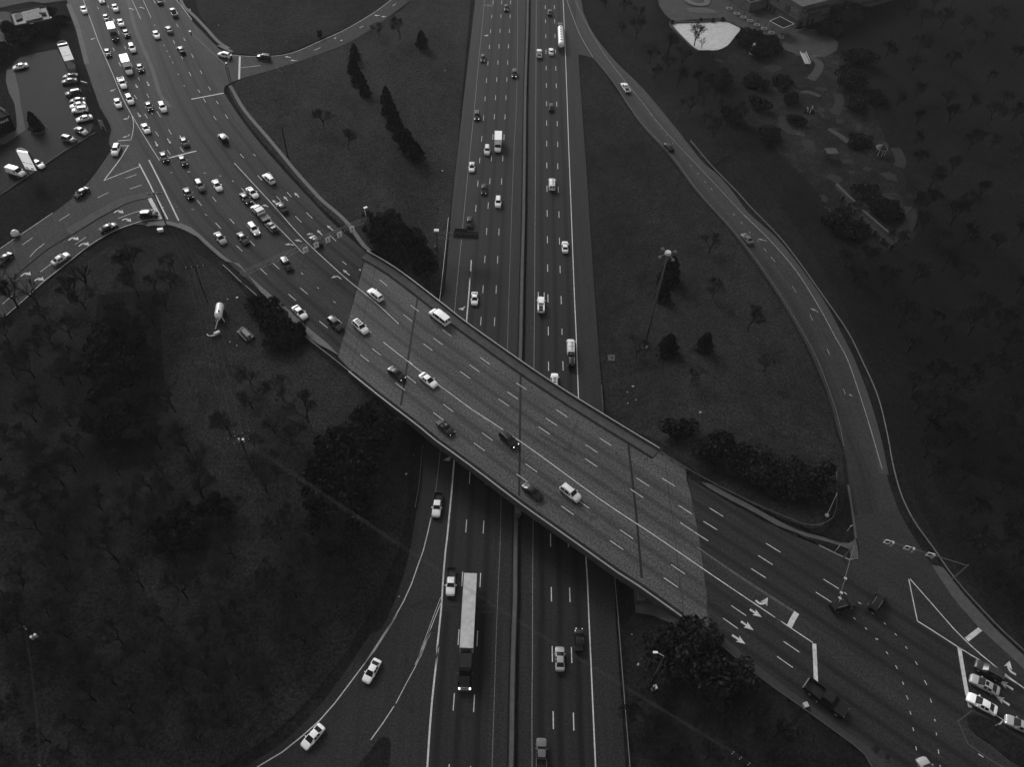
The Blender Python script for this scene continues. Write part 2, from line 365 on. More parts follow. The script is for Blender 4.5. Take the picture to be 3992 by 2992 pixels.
ribbon(my, pts('F 1085,-500 1080,0 1075,1000 1072,1658 K 1065,1000 1062,1658 M 225,930 p 2078,1700 N 1875,1300 O 1870,700 1868,1658 R 487,500 480,1000 482,1658 p 2074,3200'), 0.16, 'F', 0.012)
ribbon(my, pts('F 880,-300 872,900 K 835,200 800,1200 L 1740,700 1735,850 p 1965,1700 N 1530,1100 O 1520,300 1480,1250 1468,1658 R 85,600 50,1658 p 1912,3200'), 0.10, 'F', 0.012)
ribbon(my, pts('F 545,-400 520,0 495,300 455,700 405,1250 363,1658 K 290,890 250,1300 215,1658 L 1165,470 p 1750,1400 1725,1680 N 878,550 820,1050 775,1300 690,1658'), 0.15, 'F', 0.012)
mg = MB()
ribbon(mg, pts('K 380,1282 367,1500 L 1338,10 1322,250 1294,575 p 1797,1500 N 1025,670 1000,980 970,1290 938,1620 O 925,450 900,800 880,1100 850,1350 828,1658 Q 1690,300 1650,620 1610,1000 1580,1400 1565,1658 p 1650,3200'), 0.33, 'F', 0.012)
ribbon(mg, pts('N 775,1300 730,1500 690,1658 O 650,520 540,830 400,1100 200,1430 40,1658 Q 1245,0 1000,400 830,620 560,980 360,1200 0,1500 p 1005,2992 850,3100'), 0.2, 'F', 0.013)
ribbon(mg, pts('O 880,910 840,1010 775,1190 700,1390 610,1620 Q 1610,150 1520,360 1430,560'), 0.09, 'F', 0.012)
ribbon(mg, pts('O 895,940 855,1040 790,1200 715,1400 625,1640 Q 1625,150 1532,370 1445,560 1395,650 1310,810 1225,975'), 0.13, 'F', 0.012)
ribbon(mg, pts('Q 1205,1005 1120,1130 1040,1260 955,1368'), 0.17, 'F', 0.012)
arrow(mg, 'F 562,370 545,384 512,382;L 1276,402 1258,428 1204,428;N 995,630 968,665 908,680', 'F', 0.012, 0.3, 1.3, 0.6)
mw.build('lane_marking', MT['line'], freeway); my.build('edge_line', MT['yel'], freeway); mg.build('gore_marking', MT['bold'], freeway)
ms = MB()
for s in ('M 376,0 374,700 378,1000', 'K 1187,0 1200,900 1206,1658', 'Q 1310,690 1350,800 1310,980 1340,1100 1390,1200 1400,1658', 'Q 940,990 1000,1040 1040,1080 1100,1100', 'R 690,0 700,1658', 'R 1170,760 1400,880 1480,940'):
    seg(ms, s, 0.09, 'F', 0.008)
for s in ('Q 1330,450 1380,620 1450,700', 'Q 1130,830 1160,900 1110,960', 'O 700,1100 640,1300 650,1400 590,1600', 'Q 1360,830 1420,900 1380,1010 1450,1030'):
    seg(ms, s, 0.12, 'F', 0.008)
seg(ms, 'Q 1330,480 1345,540', 0.8, 'F', 0.008); seg(ms, 'Q 1380,1020 1410,1080', 0.9, 'F', 0.008)
ms.build('tar_seam', MT['seam'], freeway)
def text_mesh(name, txt, size, mat, M, parent=None, extrude=0.01, font_scale=(1, 1)):
    c = bpy.data.curves.new('t', 'FONT'); c.body = txt; c.size = size; c.extrude = extrude; c.align_x = 'CENTER'; c.align_y = 'CENTER'
    o = bpy.data.objects.new('t', c); COL.objects.link(o); dg = bpy.context.evaluated_depsgraph_get(); dg.update()
    me = bpy.data.meshes.new_from_object(o.evaluated_get(dg)); bpy.data.objects.remove(o); me.materials.clear(); me.materials.append(mat)
    me.transform(M @ Matrix.Diagonal((font_scale[0], font_scale[1], 1, 1))); q = bpy.data.objects.new(name, me); COL.objects.link(q)
    if parent: q.parent = parent
    return q
x, y = unp(1905, 20); text_mesh('lane_lettering', 'ONLY', 2.3, MT['yel'], Matrix.Translation((x, y, 0.014)) @ Matrix.Rotation(math.pi, 4, 'Z'), freeway, 0.0, (0.6, 1.2))
nose = struct(sheet('grass_nose', smooth_px(pts('Q 1045,1350 1100,1335 1150,1350 1172,1410 1165,1520 1148,1658 p 1508,3200 1330,3200 1390,2992 Q 880,1560 950,1480 1045,1350'), 30), 'F', 0.07, MT['verge'], thick=0.1))
# ------------------------------------------------------------------ on-ramp (north-east) and its markings
RREF = np.array([G(*p)[:2] for p in smooth_px(pts('p 2150,-330 2238,0 F 1500,150 1690,540 G 110,1040 Z 985,70 1180,270 1420,570 1600,880 1750,1220 1900,1620 p 3400,1850 3460,2100'), 40)])
m_rp = m_road('ramp_asphalt', 0.0180, [(-7.6, -0.5)], 0.25, 0.15, 1.3, 3.6)
ri = pts('F 1540,590 1600,597 1680,620 1900,880 2200,1330 G 240,1340 480,1658 Z 1060,240 1290,560 1440,800 1560,1020 1640,1200 1720,1400 1790,1658 p 3294,1770 3310,1892 3326,2010')
ro = pts('p 2225,-330 2266,0 F 1620,200 1710,380 p 2400,238 G 0,745 240,1030 570,1480 740,1658 Z 1130,50 1350,250 1530,470 1680,690 1800,920 1890,1110 1990,1350 2070,1620 p 3456,1850 3503,1990')
def smooth_seg(l): return smooth_px(l, 25)
ramp = struct(sheet('on_ramp', [(2224, -330), (2243.5, 0), (2254, 210)]+smooth_seg(ri)+smooth_seg(ro)[::-1], 'G', 0.03, m_rp, ref=RREF))
mr_ = MB()
ribbon(mr_, pts('F 1370,-120 1410,0 1470,170 1560,390 1690,612'), 0.2, 'G', 0.06)
ribbon(mr_, pts('Z 1105,68 1290,250 1480,470 1650,740 1760,945 1850,1110 1950,1400 2030,1658 p 3439,1830'), 0.18, 'G', 0.06)
seg(mr_, 'Z 1028,60 1040,74;Z 1083,120 1097,136;Z 1143,190 1153,201;Z 1200,252 1212,264;Z 1250,310 1267,332;Z 1300,372 1330,408;Z 1452,582 1482,628;Z 1580,787 1600,828;Z 1703,1033 1723,1078;Z 1820,1320 1833,1360;G 80,983 86,990;G 122,1038 128,1045;G 168,1102 174,1109;G 218,1165 224,1172;G 268,1228 274,1236;G 545,1562 557,1575;G 600,1620 611,1636;G 425,1423 435,1433;G 485,1492 493,1502', 0.16, 'G', 0.06)
arrow(mr_, 'Z 1270,258 1240,250 1205,242;Z 1640,770 1610,752 1580,742;Z 1885,1372 1858,1360', 'G', 0.06, 0.22, 1.1, 0.45)
my = MB()
ribbon(my, pts('F 1500,0 1540,90 1700,400 1900,700 2211,1085 G 110,1015 240,1165 370,1305 540,1485 700,1655 Z 1045,6 1105,68'), 0.17, 'G', 0.06)
ribbon(my, pts('F 1720,640 1880,840 2190,1290 G 250,1320 500,1658 Z 1080,240 1320,570 1480,830 1620,1080 1700,1280 1780,1520 p 3290,1740'), 0.09, 'G', 0.06)
mr_.build('lane_marking', m_line('faded_line_paint', 0.26, 0.5), ramp); my.build('edge_line', MT['yel'], ramp)
sh = MB()
ribbon(sh, pts('G 0,800 240,1070 500,1400 620,1500 760,1658 Z 1115,60 1320,245 1500,470 1660,700 1780,930 1870,1110 1970,1370 2050,1640 p 3446,1850'), 2.2, 'G', 0.045)
sh.build('paved_shoulder', m_plain('pale_shoulder', 0.036, 0.8, 0.2, 0.22, 1.2), ramp)
ms = MB(); seg(ms, 'Z 1400,690 1560,1000 1690,1300 1740,1500;Z 1500,940 1780,945;Z 1600,1125 1840,1135;Z 1690,1310 1920,1312;Z 1750,1510 2000,1518;Z 1320,400 1480,620;Z 1810,1290 1840,1400 1880,1500;Z 1650,860 1760,1050', 0.09, 'G', 0.058); ms.build('tar_seam', MT['seam'], ramp)
# ------------------------------------------------------------------ crossing road: west approach, bridge deck, east approach
lanesC = [(3.9, 18.5), (-15.5, -0.9)]
m_cw = m_road('approach_asphalt_west', 0.0230, [(2.9, 17.4), (-13.6, -2.7)], 0.45, 0.04, 1.25, 3.6, 0.12)
m_ce = m_road('approach_asphalt_east', 0.0170, [(3.3, 18.0), (-11.3, -0.4)], 0.5, 0.15, 1.2, 3.6, 0.12)
m_dk = m_road('deck_concrete', 0.0560, [(1.5, 12.6), (-8.6, -1.3)], 0.36, 0.10, 1.1, 3.6, 0.10)
tops = pts('p 600,-330 B 1280,-60 p 700,20 752,84 854,190')
rampN = pts('E 240,465 430,485 650,475 800,432 1000,342 1200,250 1450,103 1600,-10 p 1700,-150')
rampS = pts('p 1800,-150 E 1775,-5 1560,160 1250,360 1000,460 780,540 500,625 300,680 225,712')
cornerE = pts('E 165,760 160,795 300,1010 480,1245 640,1430 850,1658 I 2030,838 p 1426,984')
lowW = pts('p 1320,1385 J 1560,745 1300,510 1060,290 p 884,1021 802,955 767,920 713,885 650,872 573,880 522,874 450,903 380,941 294,1001 222,1061 165,1108 95,1169 32,1219 -60,1290')
upW = pts('p -60,1008 0,972 60,930 206,832 285,772 348,706 371,678 430,592 437,578 423,560 427,535 435,506 425,477 389,418 362,340 323,226 312,158 289,79 267,18 240,-60 150,-330')
west = tops+[(880, 205)]+smooth_px(rampN[:-2], 25)+rampN[-2:]+rampS[:2]+smooth_px(rampS[1:], 25)[1:]+[(878, 335)]+smooth_px(cornerE, 30)+smooth_px(lowW, 25)+upW
RN = np.array([1600, 800])
def surfW(p): return 'C'
# west approach is laid on the terrain (flat at bridge level near the road, dropping along side road and ramp)
xroad = struct(sheet('crossing_road', west, 'G', 0.03, m_cw, ref=CREF, grid=GRID))
deckpoly = pts('p 1430,985 1480,1012 1551,1056 1714,1181 1817,1262 2027,1411 2146,1492 2257,1563 2490,1707 2570,1755 2672,1822 2693,1935 2725,2100 2752,2300 2762,2452 2700,2425 2659,2393 2500,2280 2438,2243 2213,2083 2037,1957 1899,1853 1773,1760 1715,1720 1621,1643 1490,1543 1361,1438 1318,1392')
deck = MB()
JT = [('p 1467,1035 1372,1423', 0.10), ('p 1630,1149 1563,1582', 0.5), ('p 2030,1447 2024,1935', 0.5), ('p 2447,1713 2480,2000 2502,2255', 0.5), ('p 2594,1810 2625,2050 2665,2390', 0.10)]
bridge = struct(sheet('bridge', deckpoly, 'C', 0.02, m_dk, ref=CREF, grid=6))
jm = MB()
for s, w in JT: seg(jm, s, w, 'C', 0.03)
jm.build('expansion_joint', MT['seam'], bridge)
up = smooth_px(pts('p 1430,978 1480,1006 1551,1050 1714,1175 1817,1256 2027,1405 2146,1486 2257,1557 2490,1700 2570,1748'), 30)
lo_ = smooth_px(pts('p 1361,1446 1490,1550 1621,1650 1715,1727 1773,1767 1899,1861 2037,1966 2213,2090 2438,2250 2500,2287 2600,2359 2659,2401'), 30)
RH = 1.0
U3 = np.array([unp(a, b, ZD+RH) for a, b in up]); L3 = np.array([unp(a, b, ZD+RH) for a, b in lo_])
def offs(W, d):
    T = np.gradient(W, axis=0); T /= np.hypot(*T.T)[:, None]; return W+np.stack([-T[:, 1], T[:, 0]], 1)*d
def wallstrip(mb, W, w, z0, z1, mi=0):
    A = offs(W, w/2); B = offs(W, -w/2); v = []; f = []
    for a, b in zip(A, B): v += [(a[0], a[1], z0), (b[0], b[1], z0), (b[0], b[1], z1), (a[0], a[1], z1)]
    for i in range(len(A)-1):
        k = 4*i; f += [(k, k+4, k+7, k+3), (k+3, k+7, k+6, k+2), (k+2, k+6, k+5, k+1), (k+1, k+5, k+4, k)]
    f += [(0, 3, 2, 1), (4*(len(A)-1), 4*(len(A)-1)+1, 4*(len(A)-1)+2, 4*(len(A)-1)+3)]
    mb.add(v, f, mi)
# fascia and parapet (concrete) + steel rails, one part per side
for nm, W, sg in (('parapet', U3, 1), ('parapet', L3, -1)):
    mb = MB(); W = resample(W, 5)
    wallstrip(mb, offs(W, sg*0.12), 0.36, ZD-1.35, ZD+0.62); mb.build(nm, MT['concd'], bridge)
    rl = MB(); wallstrip(rl, offs(W, sg*0.12), 0.13, ZD+0.93, ZD+1.0); wallstrip(rl, offs(W, sg*0.2), 0.06, ZD+0.72, ZD+0.78)
    Q = resample(W, 2.4)
    for q in offs(Q, sg*0.16): rl.box(q[0]-.06, q[0]+.06, q[1]-.06, q[1]+.06, ZD+0.62, ZD+0.95)
    rl.build('steel_rail', MT['steel'], bridge)
kb = MB(); wallstrip(kb, offs(resample(U3, 5), -1.25), 2.2, ZD-0.05, ZD+0.2); kb.build('raised_walkway', MT['concd'], bridge)
gt = MB(); wallstrip(gt, offs(resample(U3, 5), -2.65), 0.55, ZD-0.02, ZD+0.045); wallstrip(gt, offs(resample(L3, 5), 0.75), 0.75, ZD-0.02, ZD+0.045); gt.build('gutter_grime', m_plain('gutter_grime', .019, .95, .05, .4, .7), bridge)
# slab soffit + girders
ng = min(len(resample(U3, 6)), len(resample(L3, 6))); a = np.array([np.interp(np.linspace(0, 1, 40), np.linspace(0, 1, len(U3)), U3[:, k]) for k in (0, 1)]).T
b = np.array([np.interp(np.linspace(0, 1, 40), np.linspace(0, 1, len(L3)), L3[:, k]) for k in (0, 1)]).T
v = []; f = []
for p, q in zip(a, b): v += [(p[0], p[1], ZD-0.30), (q[0], q[1], ZD-0.30), (p[0], p[1], ZD-0.05), (q[0], q[1], ZD-0.05)]
for i in range(39): k = 4*i; f += [(k, k+1, k+5, k+4), (k+2, k+6, k+7, k+3)]
gr = MB(); gr.add(v, f)
for t in np.linspace(0.05, 0.95, 11): wallstrip(gr, a*(1-t)+b*t, 0.4, ZD-1.4, ZD-0.3)
gr.build('girder', MT['concd'], bridge)
# piers: row of round columns under a cap beam at each of the three wide joints
def pier(p0, p1, ncol, wall=False):
    A = np.array(unp(*p0, ZD-1.4)); B = np.array(unp(*p1, ZD-1.4)); d = (B-A); L = np.hypot(*d); d /= L
    e = empty('bridge_pier', (A[0], A[1], 0)); n = np.array([-d[1], d[0]])
    M = Matrix(((d[0], n[0], 0, 0), (d[1], n[1], 0, 0), (0, 0, 1, 0), (0, 0, 0, 1)))
    mb = MB(); mb.box(-0.3, L+1.6, -0.62, 0.62, ZD-2.5, ZD-1.42, M=M); mb.build('cap_beam', MT['concd'], e)
    for k in range(ncol):
        s = 1.0+(L-1.2)*k/(ncol-1); c = MB(); z0 = h1(*(A+d*s))-0.4
        q = M @ Vector((s, 0, 0)); c.tube((q.x, q.y, z0), (q.x, q.y, ZD-2.5), 0.55, 0.55, 14); c.build('column', MT['concd'], e, True)
    return e
for (p0, p1, lab) in (((1629, 1160), (1560, 1612), 'concrete bridge pier of round columns left of the freeway under the overpass'),
                 ((2030, 1455), (2021, 1975), 'concrete bridge pier standing on the median barrier under the overpass'),
                 ((2447, 1725), (2500, 2312), 'concrete bridge pier of round columns right of the freeway under the overpass')):
    tag(pier(p0, p1, 7), lab, 'bridge pier', 'piers carrying the overpass')
for p0, p1, lab in (((1467, 1035), (1376, 1440), 'concrete bridge abutment at the left end of the overpass'), ((2592, 1800), (2668, 2425), 'concrete bridge abutment at the right end of the overpass')):
    A = np.array(unp(*p0, ZD-.3)); B = np.array(unp(*p1, ZD-.3)); d = B-A; L = np.hypot(*d); d /= L; n = np.array([-d[1], d[0]])
    M = Matrix(((d[0], n[0], 0, A[0]), (d[1], n[1], 0, A[1]), (0, 0, 1, 0), (0, 0, 0, 1))); mb = MB(); mb.box(0, L+0.8, -0.9, 0.9, 3.0, ZD-0.35, M=M)
    mb.box(L-0.6, L+1.5, -1.3, 1.3, 2.0, ZD-0.4, M=M)
    o = mb.build('bridge_abutment', MT['concd']); tag(o, lab, 'abutment', 'abutments of the overpass')
# concrete slope paving under the right end
sl = sheet('slope_paving', pts('p 2470,2300 2660,2395 2650,2440 2600,2425 2540,2400 2478,2390'), 'G', 0.1, MT['concd']); struct(sl)
east = pts('p 2672.5,1822 2675,1860 2703,1876 2858,1970 2948,2018 3012,2050 3098,2092 3192,2128 3273,2170 3322,2186 3347,2176 3351,2149 3340,2100 3328,2010 3503,1990 3544,2065 3604,2160 3636,2209 3663,2252 3747,2372 3815,2450 4010,2625 4500,3050 4500,3400 3900,3300 3600,3160 3440,3040 3402,2992 3387,2964 3351,2924 3279,2871 3134,2766 2989,2663 2895,2591 2801,2508 2762.5,2452 2752.5,2300 2725.5,2100 2693.5,1935')
east_ = east
er = struct(sheet('crossing_road', east_, 'C', 0.022, m_ce, ref=CREF, grid=6))
w = MB(); cb = MB()
# continuous lines
ribbon(w, pts('I 830,110 1300,620 1690,1055 2211,1540 L 0,105 300,345 565,590'), 0.17, 'C', 0.045)
ribbon(w, pts('L 400,787 800,1100 1215,1410 1550,1658 N 1200,118 S 180,270 940,825 1520,1210 2160,1650 T 1340,1658 X 820,0 1295,318'), 0.17, 'C', 0.045)
ribbon(w, pts('I 1240,775 1450,985 1683,1230'), 0.15, 'C', 0.045)
ribbon(w, pts('A 1440,0 1490,140 1620,500 1700,720 1800,950 1950,1290 2100,1658 D 500,430 780,900 980,1215'), 0.16, 'C', 0.045)
ribbon(w, pts('D 505,440 530,540 532,680 510,790 487,862'), 0.16, 'C', 0.045)
ribbon(w, pts('B 505,0 570,130 655,320'), 0.14, 'C', 0.045); ribbon(w, pts('B 700,0 835,300'), 0.14, 'C', 0.045)
for s in ('L 360,112 690,385 1035,652 1443,952 1830,1225 M 465,1377 935,163 S 1605,595 T 655,570',):
    pass
def dl(s, length=3.2, surf='C', wd=0.15):
    P = pts(s); W = [np.array(PZ(p, surf, 0.045)[:2]) for p in P]
    for i, a in enumerate(W):
        t = (W[i+1]-a) if i < len(W)-1 else (a-W[i-1]); t = t/np.hypot(*t); v, f = rib_vf(np.array([a, a+t*length]), wd, surf, 0.045); w.add(v, f)
dl('L 360,112 690,385 1035,652 1443,952 1830,1225 M 465,1377 S 935,163 1605,595 T 655,570 1195,908 1745,1252')
dl('L 618,490 940,742 1327,1030 1735,1322 M 352,1467 S 783,235 1332,595 1785,890'); dl('T 595,697 1120,1025 1672,1377')
dl('L 830,803 1228,1103 1640,1398 S 275,40 778,385 1265,713 1803,1075'); dl('S 1955,1178 T 1053,1150')
dl('J 1438,200 1800,508 L 280,855 650,1150 1045,1457 N 1323,382 1792,717 S 690,828 1152,1152 1703,1528 T 862,1505 X 980,305')
dl('J 1312,268 1645,560 L 150,920 530,1225 937,1545 N 1237,492 1697,827 S 520,895 1045,1268 T 215,1238 783,1625 X 910,467')
SEG = '''I 1152,1412 1232,1487;I 1308,1347 1385,1418;I 862,1133 932,1200;I 1023,1070 1085,1133;I 602,850 665,918;I 775,797 832,860;I 375,570 430,638;I 562,530 608,588;
D 1115,1035 1168,1118;D 1335,990 1392,1070;D 910,720 965,800;D 1135,683 1187,765;D 728,415 778,492;D 938,372 998,470;D 545,88 590,155;D 760,65 798,135;B 180,318 207,372;
B 175,820 205,875;B 380,790 402,842;B 280,1070 315,1140;B 610,1330 640,1385;A 1680,110 1698,155;B 90,85 106,130;B 265,530 292,590;B 480,1080 515,1150;
B 1270,405 1305,465;B 1395,650 1425,700;B 1530,925 1565,990;B 1680,1210 1715,1270;B 1825,1490 1865,1555;B 1215,690 1245,750;B 1355,965 1380,1015;B 1490,1240 1525,1305;B 1640,1540 1680,1595;
D 1735,145 1778,215;D 1915,455 1960,520;D 1960,190 1998,245;D 2115,425 2158,495;D 2125,775 2175,840;I 905,0 950,50;I 1065,0 1093,25;I 1253,220 1305,280;I 1120,265 1172,325;
I 1480,470 1535,530;I 1350,522 1408,583;I 1720,722 1795,795;I 1583,767 1660,843;I 2012,1003 2085,1075;I 1865,1043 1922,1100;I 1050,575 1110,640;I 918,420 975,485;I 2165,1325 2211,1365;
A 1960,320 1980,365;B 1060,0 1078,22;B 880,0 905,50;B 895,420 902,440;B 1050,770 1068,790;B 1155,965 1163,985;B 1205,1065 1215,1088;B 1300,1265 1310,1290;B 1100,870 1118,890;B 1400,1468 1412,1488;
I 45,230 75,227;I 253,220 288,220;I 453,234 487,236;I 650,267 670,275;I 805,327 822,342;I 918,420 934,432;I 110,653 138,653;I 305,683 335,687;I 470,742 497,757;H 2165,337 2190,337;H 2000,345 2018,345;
I 1655,1465 1680,1485;J 1620,195 1640,210;J 1795,345 1818,362;J 1980,500 2000,515;L 45,500 65,517;L 250,670 268,682;L 600,940 640,975;L 670,990 715,1025;L 1010,1262 1038,1283;N 1075,30 1100,50;
H 1450,482 1650,405 1790,375 1890,365;H 390,1;'''.replace('\n', '').replace('H 390,1;', '')
seg(w, SEG, 0.15, 'C', 0.045)
seg(w, 'U 1440,960 1480,992;U 1645,1102 1683,1130;U 1845,1190 1860,1198;U 1832,1247 1870,1277;U 2010,1395 2037,1423;U 2168,1552 2195,1583;U 1575,1325 1605,1350;U 1740,1468 1768,1498;U 1887,1620 1915,1650;U 1912,1622 1928,1642;W 462,73 487,105;W 595,272 622,317;W 713,520 746,580;W 790,762 808,815;W 848,1030 854,1062;W 868,1208 874,1245;W 896,1432 903,1488;W 212,143 235,175;W 335,325 358,370;W 425,540 442,578;W 476,720 500,775;W 524,930 537,972;W 563,1142 572,1185;W 600,1392 610,1440;W 625,1610 632,1658;W 917,1635 925,1658;W 1640,970 1755,1045;W 1422,1488 1488,1532', 0.15, 'C', 0.045)
# bold markings
seg(cb, 'D 1130,1180 1370,1112 1615,1055;D 1530,160 2085,55', 0.5, 'C', 0.05)
seg(cb, 'D 300,965 460,960;D 260,880 490,862;D 440,962 300,1200 20,1565;D 20,1565 640,1320', 0.28, 'C', 0.05)
seg(cb, 'D 630,1275 830,1658 H 1880,135 1925,210 2065,490;D 798,1208 1025,1658 H 2200,505', 0.36, 'C', 0.05)
seg(cb, 'H 1840,230 1905,350 1975,485', 1.0, 'C', 0.05)
seg(cb, 'D 390,1530 585,1460;H 1600,115 1745,67', 0.2, 'C', 0.05)
seg(cb, 'U 760,1252 705,1345 655,1450', 1.0, 'C', 0.05); seg(cb, 'X 1311,330 1322,550 1331,778', 0.75, 'C', 0.05)
seg(cb, 'V 555,955 620,1270 680,1560;V 680,1560 840,1658 W 1160,85 1340,195 1525,305;V 575,955 880,1300 1190,1658 W 1350,95 1600,300 1930,560 2022,625 p 4060,2725;W 1720,430 1930,560', 0.2, 'C', 0.05)
seg(cb, 'W 1172,90 1220,390 1272,680 1292,800 1318,878', 0.72, 'C', 0.05); seg(cb, 'p 3768,2496 3822,2454', 0.85, 'C', 0.05)
seg(cb, 'E 298,485 292,682', 0.6, 'G', 0.06)
arrow(cb, 'D 605,395 655,472;D 842,388 862,425;D 1115,840 1175,928;D 905,890 950,978;D 1330,787 1368,852;B 765,1405 805,1480;B 567,1450 605,1517;B 220,1527 190,1552 120,1570;B 540,165 500,145 440,143;B 720,147 680,122 618,125;A 1645,650 1600,665 1558,685;D 455,445 440,490 350,508;D 465,765 440,795 338,822', 'C', 0.05, 0.24, 0.95, 0.5)
arrow(cb, 'I 1630,532 1572,478;I 1493,578 1438,522;I 1350,612 1300,565;I 1250,652 1210,633 1172,630;I 1560,1127 1515,1112 1450,1118;I 1660,1080 1610,1063 1573,1062;I 2048,943 1975,882;I 1915,1000 1852,938;I 1800,985 1760,985 1720,997;I 2148,1542 2095,1508 2022,1530;J 1970,65 1897,3;J 2090,15 2072,-2', 'C', 0.05, 0.26, 1.0, 0.5)
arrow(cb, 'H 1405,410 1432,388 1475,388 1522,416;H 1505,502 1535,486 1575,490 1615,520;H 845,750 880,722 930,722 972,748;H 970,822 1010,795 1055,785 1100,810;H 258,1192 298,1160 340,1155 382,1178;H 425,1250 460,1225 500,1222 545,1243', 'C', 0.05, 0.4, 1.2, 0.75)
arrow(cb, 'T 1095,1455 1135,1485 1180,1480 1212,1428;T 1040,1542 1155,1617;X 522,90 657,185;X 427,237 567,332;W 1917,447 1845,400 1815,335 1835,262;W 1880,642 1690,520;W 1832,847 1645,720', 'C', 0.05, 0.42, 1.35, 0.72)
w.build('lane_marking', MT['line'], bridge).name = 'lane_marking'
cb.build('bold_marking', MT['bold'], xroad)
e_ = MB()
seg(e_, 'H 0,852 190,720;H 235,690 650,410;H 1200,225 1335,160;H 730,505 858,425;H 275,805 400,718;H 370,950 440,870 545,790;H 640,1030 500,1135;H 155,1425 30,1535;H 1055,712 925,800;E 305,582 475,563;E 940,432 992,408;E 1330,238 1362,222;E 1615,50 1645,28', 0.17, 'G', 0.06)
ribbon(e_, pts('H 1980,488 1800,495 1650,540 1450,610 1250,715 1100,810 930,945 750,1090 530,1260 330,1450 160,1600 p 0,1250'), 0.15, 'G', 0.06)
ribbon(e_, pts('E 110,470 430,485 650,475 800,437 1000,347 1200,257 1450,110 1600,0 p 1660,-100'), 0.13, 'G', 0.06); ribbon(e_, pts('B 1180,-140 1280,0 1400,155 1540,340'), 0.17, 'G', 0.06)
arrow(e_, 'E 740,496 715,489 682,488;E 788,521 760,520 732,516;E 1503,130 1480,132 1457,127;E 1558,139 1540,143 1517,137', 'G', 0.06, 0.3, 1.0, 0.55)
arrow(e_, 'E 1110,330 1130,322;E 1165,350 1185,342', 'G', 0.06, 0.3, 0.8, 0.4)
e_.build('lane_marking', MT['line'], xroad)
ye = MB()
ribbon(ye, pts('T 530,938 900,1190 1470,1560'), 0.10, 'C', 0.045); ribbon(ye, pts('T 540,950 900,1205 1460,1568'), 0.10, 'C', 0.045); ye.build('edge_line', MT['yel'], er)
ms = MB(); seg(ms, 'I 480,0 700,300 1100,760 1430,1160 1750,1460;I 1430,1160 1700,1440 J 1480,70;B 2211,0;'.replace('B 2211,0;', '')+'I 800,520 1080,820;J 1220,0 1700,390 2000,620;D 1100,130 1220,360;D 1650,350 1500,180;D 1860,950 1640,600', 0.10, 'C', 0.04)
seg(ms, 'D 225,1420 800,1195', 0.3, 'C', 0.04); ms.build('tar_seam', MT['seam'], xroad)
# water-worn lighter strips in the middle of the west approach
lt = MB(); ribbon(lt, pts('A 2211,0 B 560,480 690,800 850,1180 950,1500 1010,1658 D 1180,300'), 1.2, 'C', 0.036); ribbon(lt, pts('A 1180,60 1330,450 1430,830 1500,1100'), 1.6, 'C', 0.036)
lt.build('worn_strip', m_plain('dusty_asphalt', 0.031, 0.8, 0.4, 0.35, 0.5), xroad)
sk = MB(); sk0 = MB(); ribbon(sk0, pts('S 300,130 430,205 560,280 680,345'), 0.7, 'C', 0.028); ribbon(sk, pts('W 45,1395 115,1460'), 1.3, 'C', 0.028); ribbon(sk, pts('W 205,1515 255,1545'), 1.0, 'C', 0.028); ribbon(sk, pts('T 1240,700 1297,735'), 1.1, 'C', 0.028); ribbon(sk, pts('T 1445,808 1495,838'), 1.1, 'C', 0.028)
sk0.build('oil_streak', m_plain('oil_streak', .036, .8, .1, .5, .8), bridge); sk.build('storm_inlet', MT['dirt'], er)
# ------------------------------------------------------------------ sidewalks, kerbs, islands, verges
def rib_obj(name, pl, width, surf, dz, mat, thick=0.0, smooth=True, step=2.5):
    P = smooth_px(pl) if smooth else pl
    W = resample(np.array([PZ(p, surf, dz)[:2] for p in P]), step); A = offs(W, width/2); B = offs(W, -width/2)
    if not thick:
        v, f = rib_vf(W, width, surf, dz); return mesh(name, v, f, mat)
    za = zsurf(A, surf)+dz; zb = zsurf(B, surf)+dz; v = []; f = []
    for i in range(len(W)): v += [(A[i,0],A[i,1],za[i]-thick),(A[i,0],A[i,1],za[i]),(B[i,0],B[i,1],zb[i]),(B[i,0],B[i,1],zb[i]-thick)]
    for i in range(len(W)-1):
        k = 4*i; f += [(k, k+4, k+5, k+1), (k+1, k+5, k+6, k+2), (k+2, k+6, k+7, k+3)]
    return mesh(name, v, f, mat)
SWK = [('B 1330,-60 1400,110 1560,250 1800,500 2000,720 2211,850 E 110,385 235,445', 1.15), ('E 215,735 340,950 560,1210 800,1500 940,1655 I 1900,560 2211,835 p 1418,958 1446,978', 1.1)]
for s, wd in SWK: struct(rib_obj('sidewalk', pts(s), wd, 'G', 0.10, MT['walk'], 0.3))
struct(sheet('sidewalk', smooth_px(pts('H 1800,575 1830,520 1950,508 2090,515 2211,545 I 150,845 290,900 400,985 560,1135 740,1285 905,1400 J 1000,170 1300,425 1560,660 1720,790 1850,925 1720,850 1560,760 1300,520 1060,300 I 884,1345 730,1325 480,1120 370,1015 290,975 200,930 100,893 0,868 H 2000,570 1900,562 1800,575'), 30), 'C', 0.12, MT['walk'], thick=0.5, grid=0))
struct(sheet('sidewalk', smooth_px(pts('T 575,318 700,350 850,440 1000,515 1250,655 1500,782 1750,852 1900,902 1990,905 2035,882 2052,850 2075,960 2082,1030 2050,1062 2030,1058 1988,965 1800,900 1560,838 1460,795 1300,735 1100,620 850,490 650,380 575,318'), 30), 'C', 0.14, MT['kerb'], thick=0.3, grid=0))
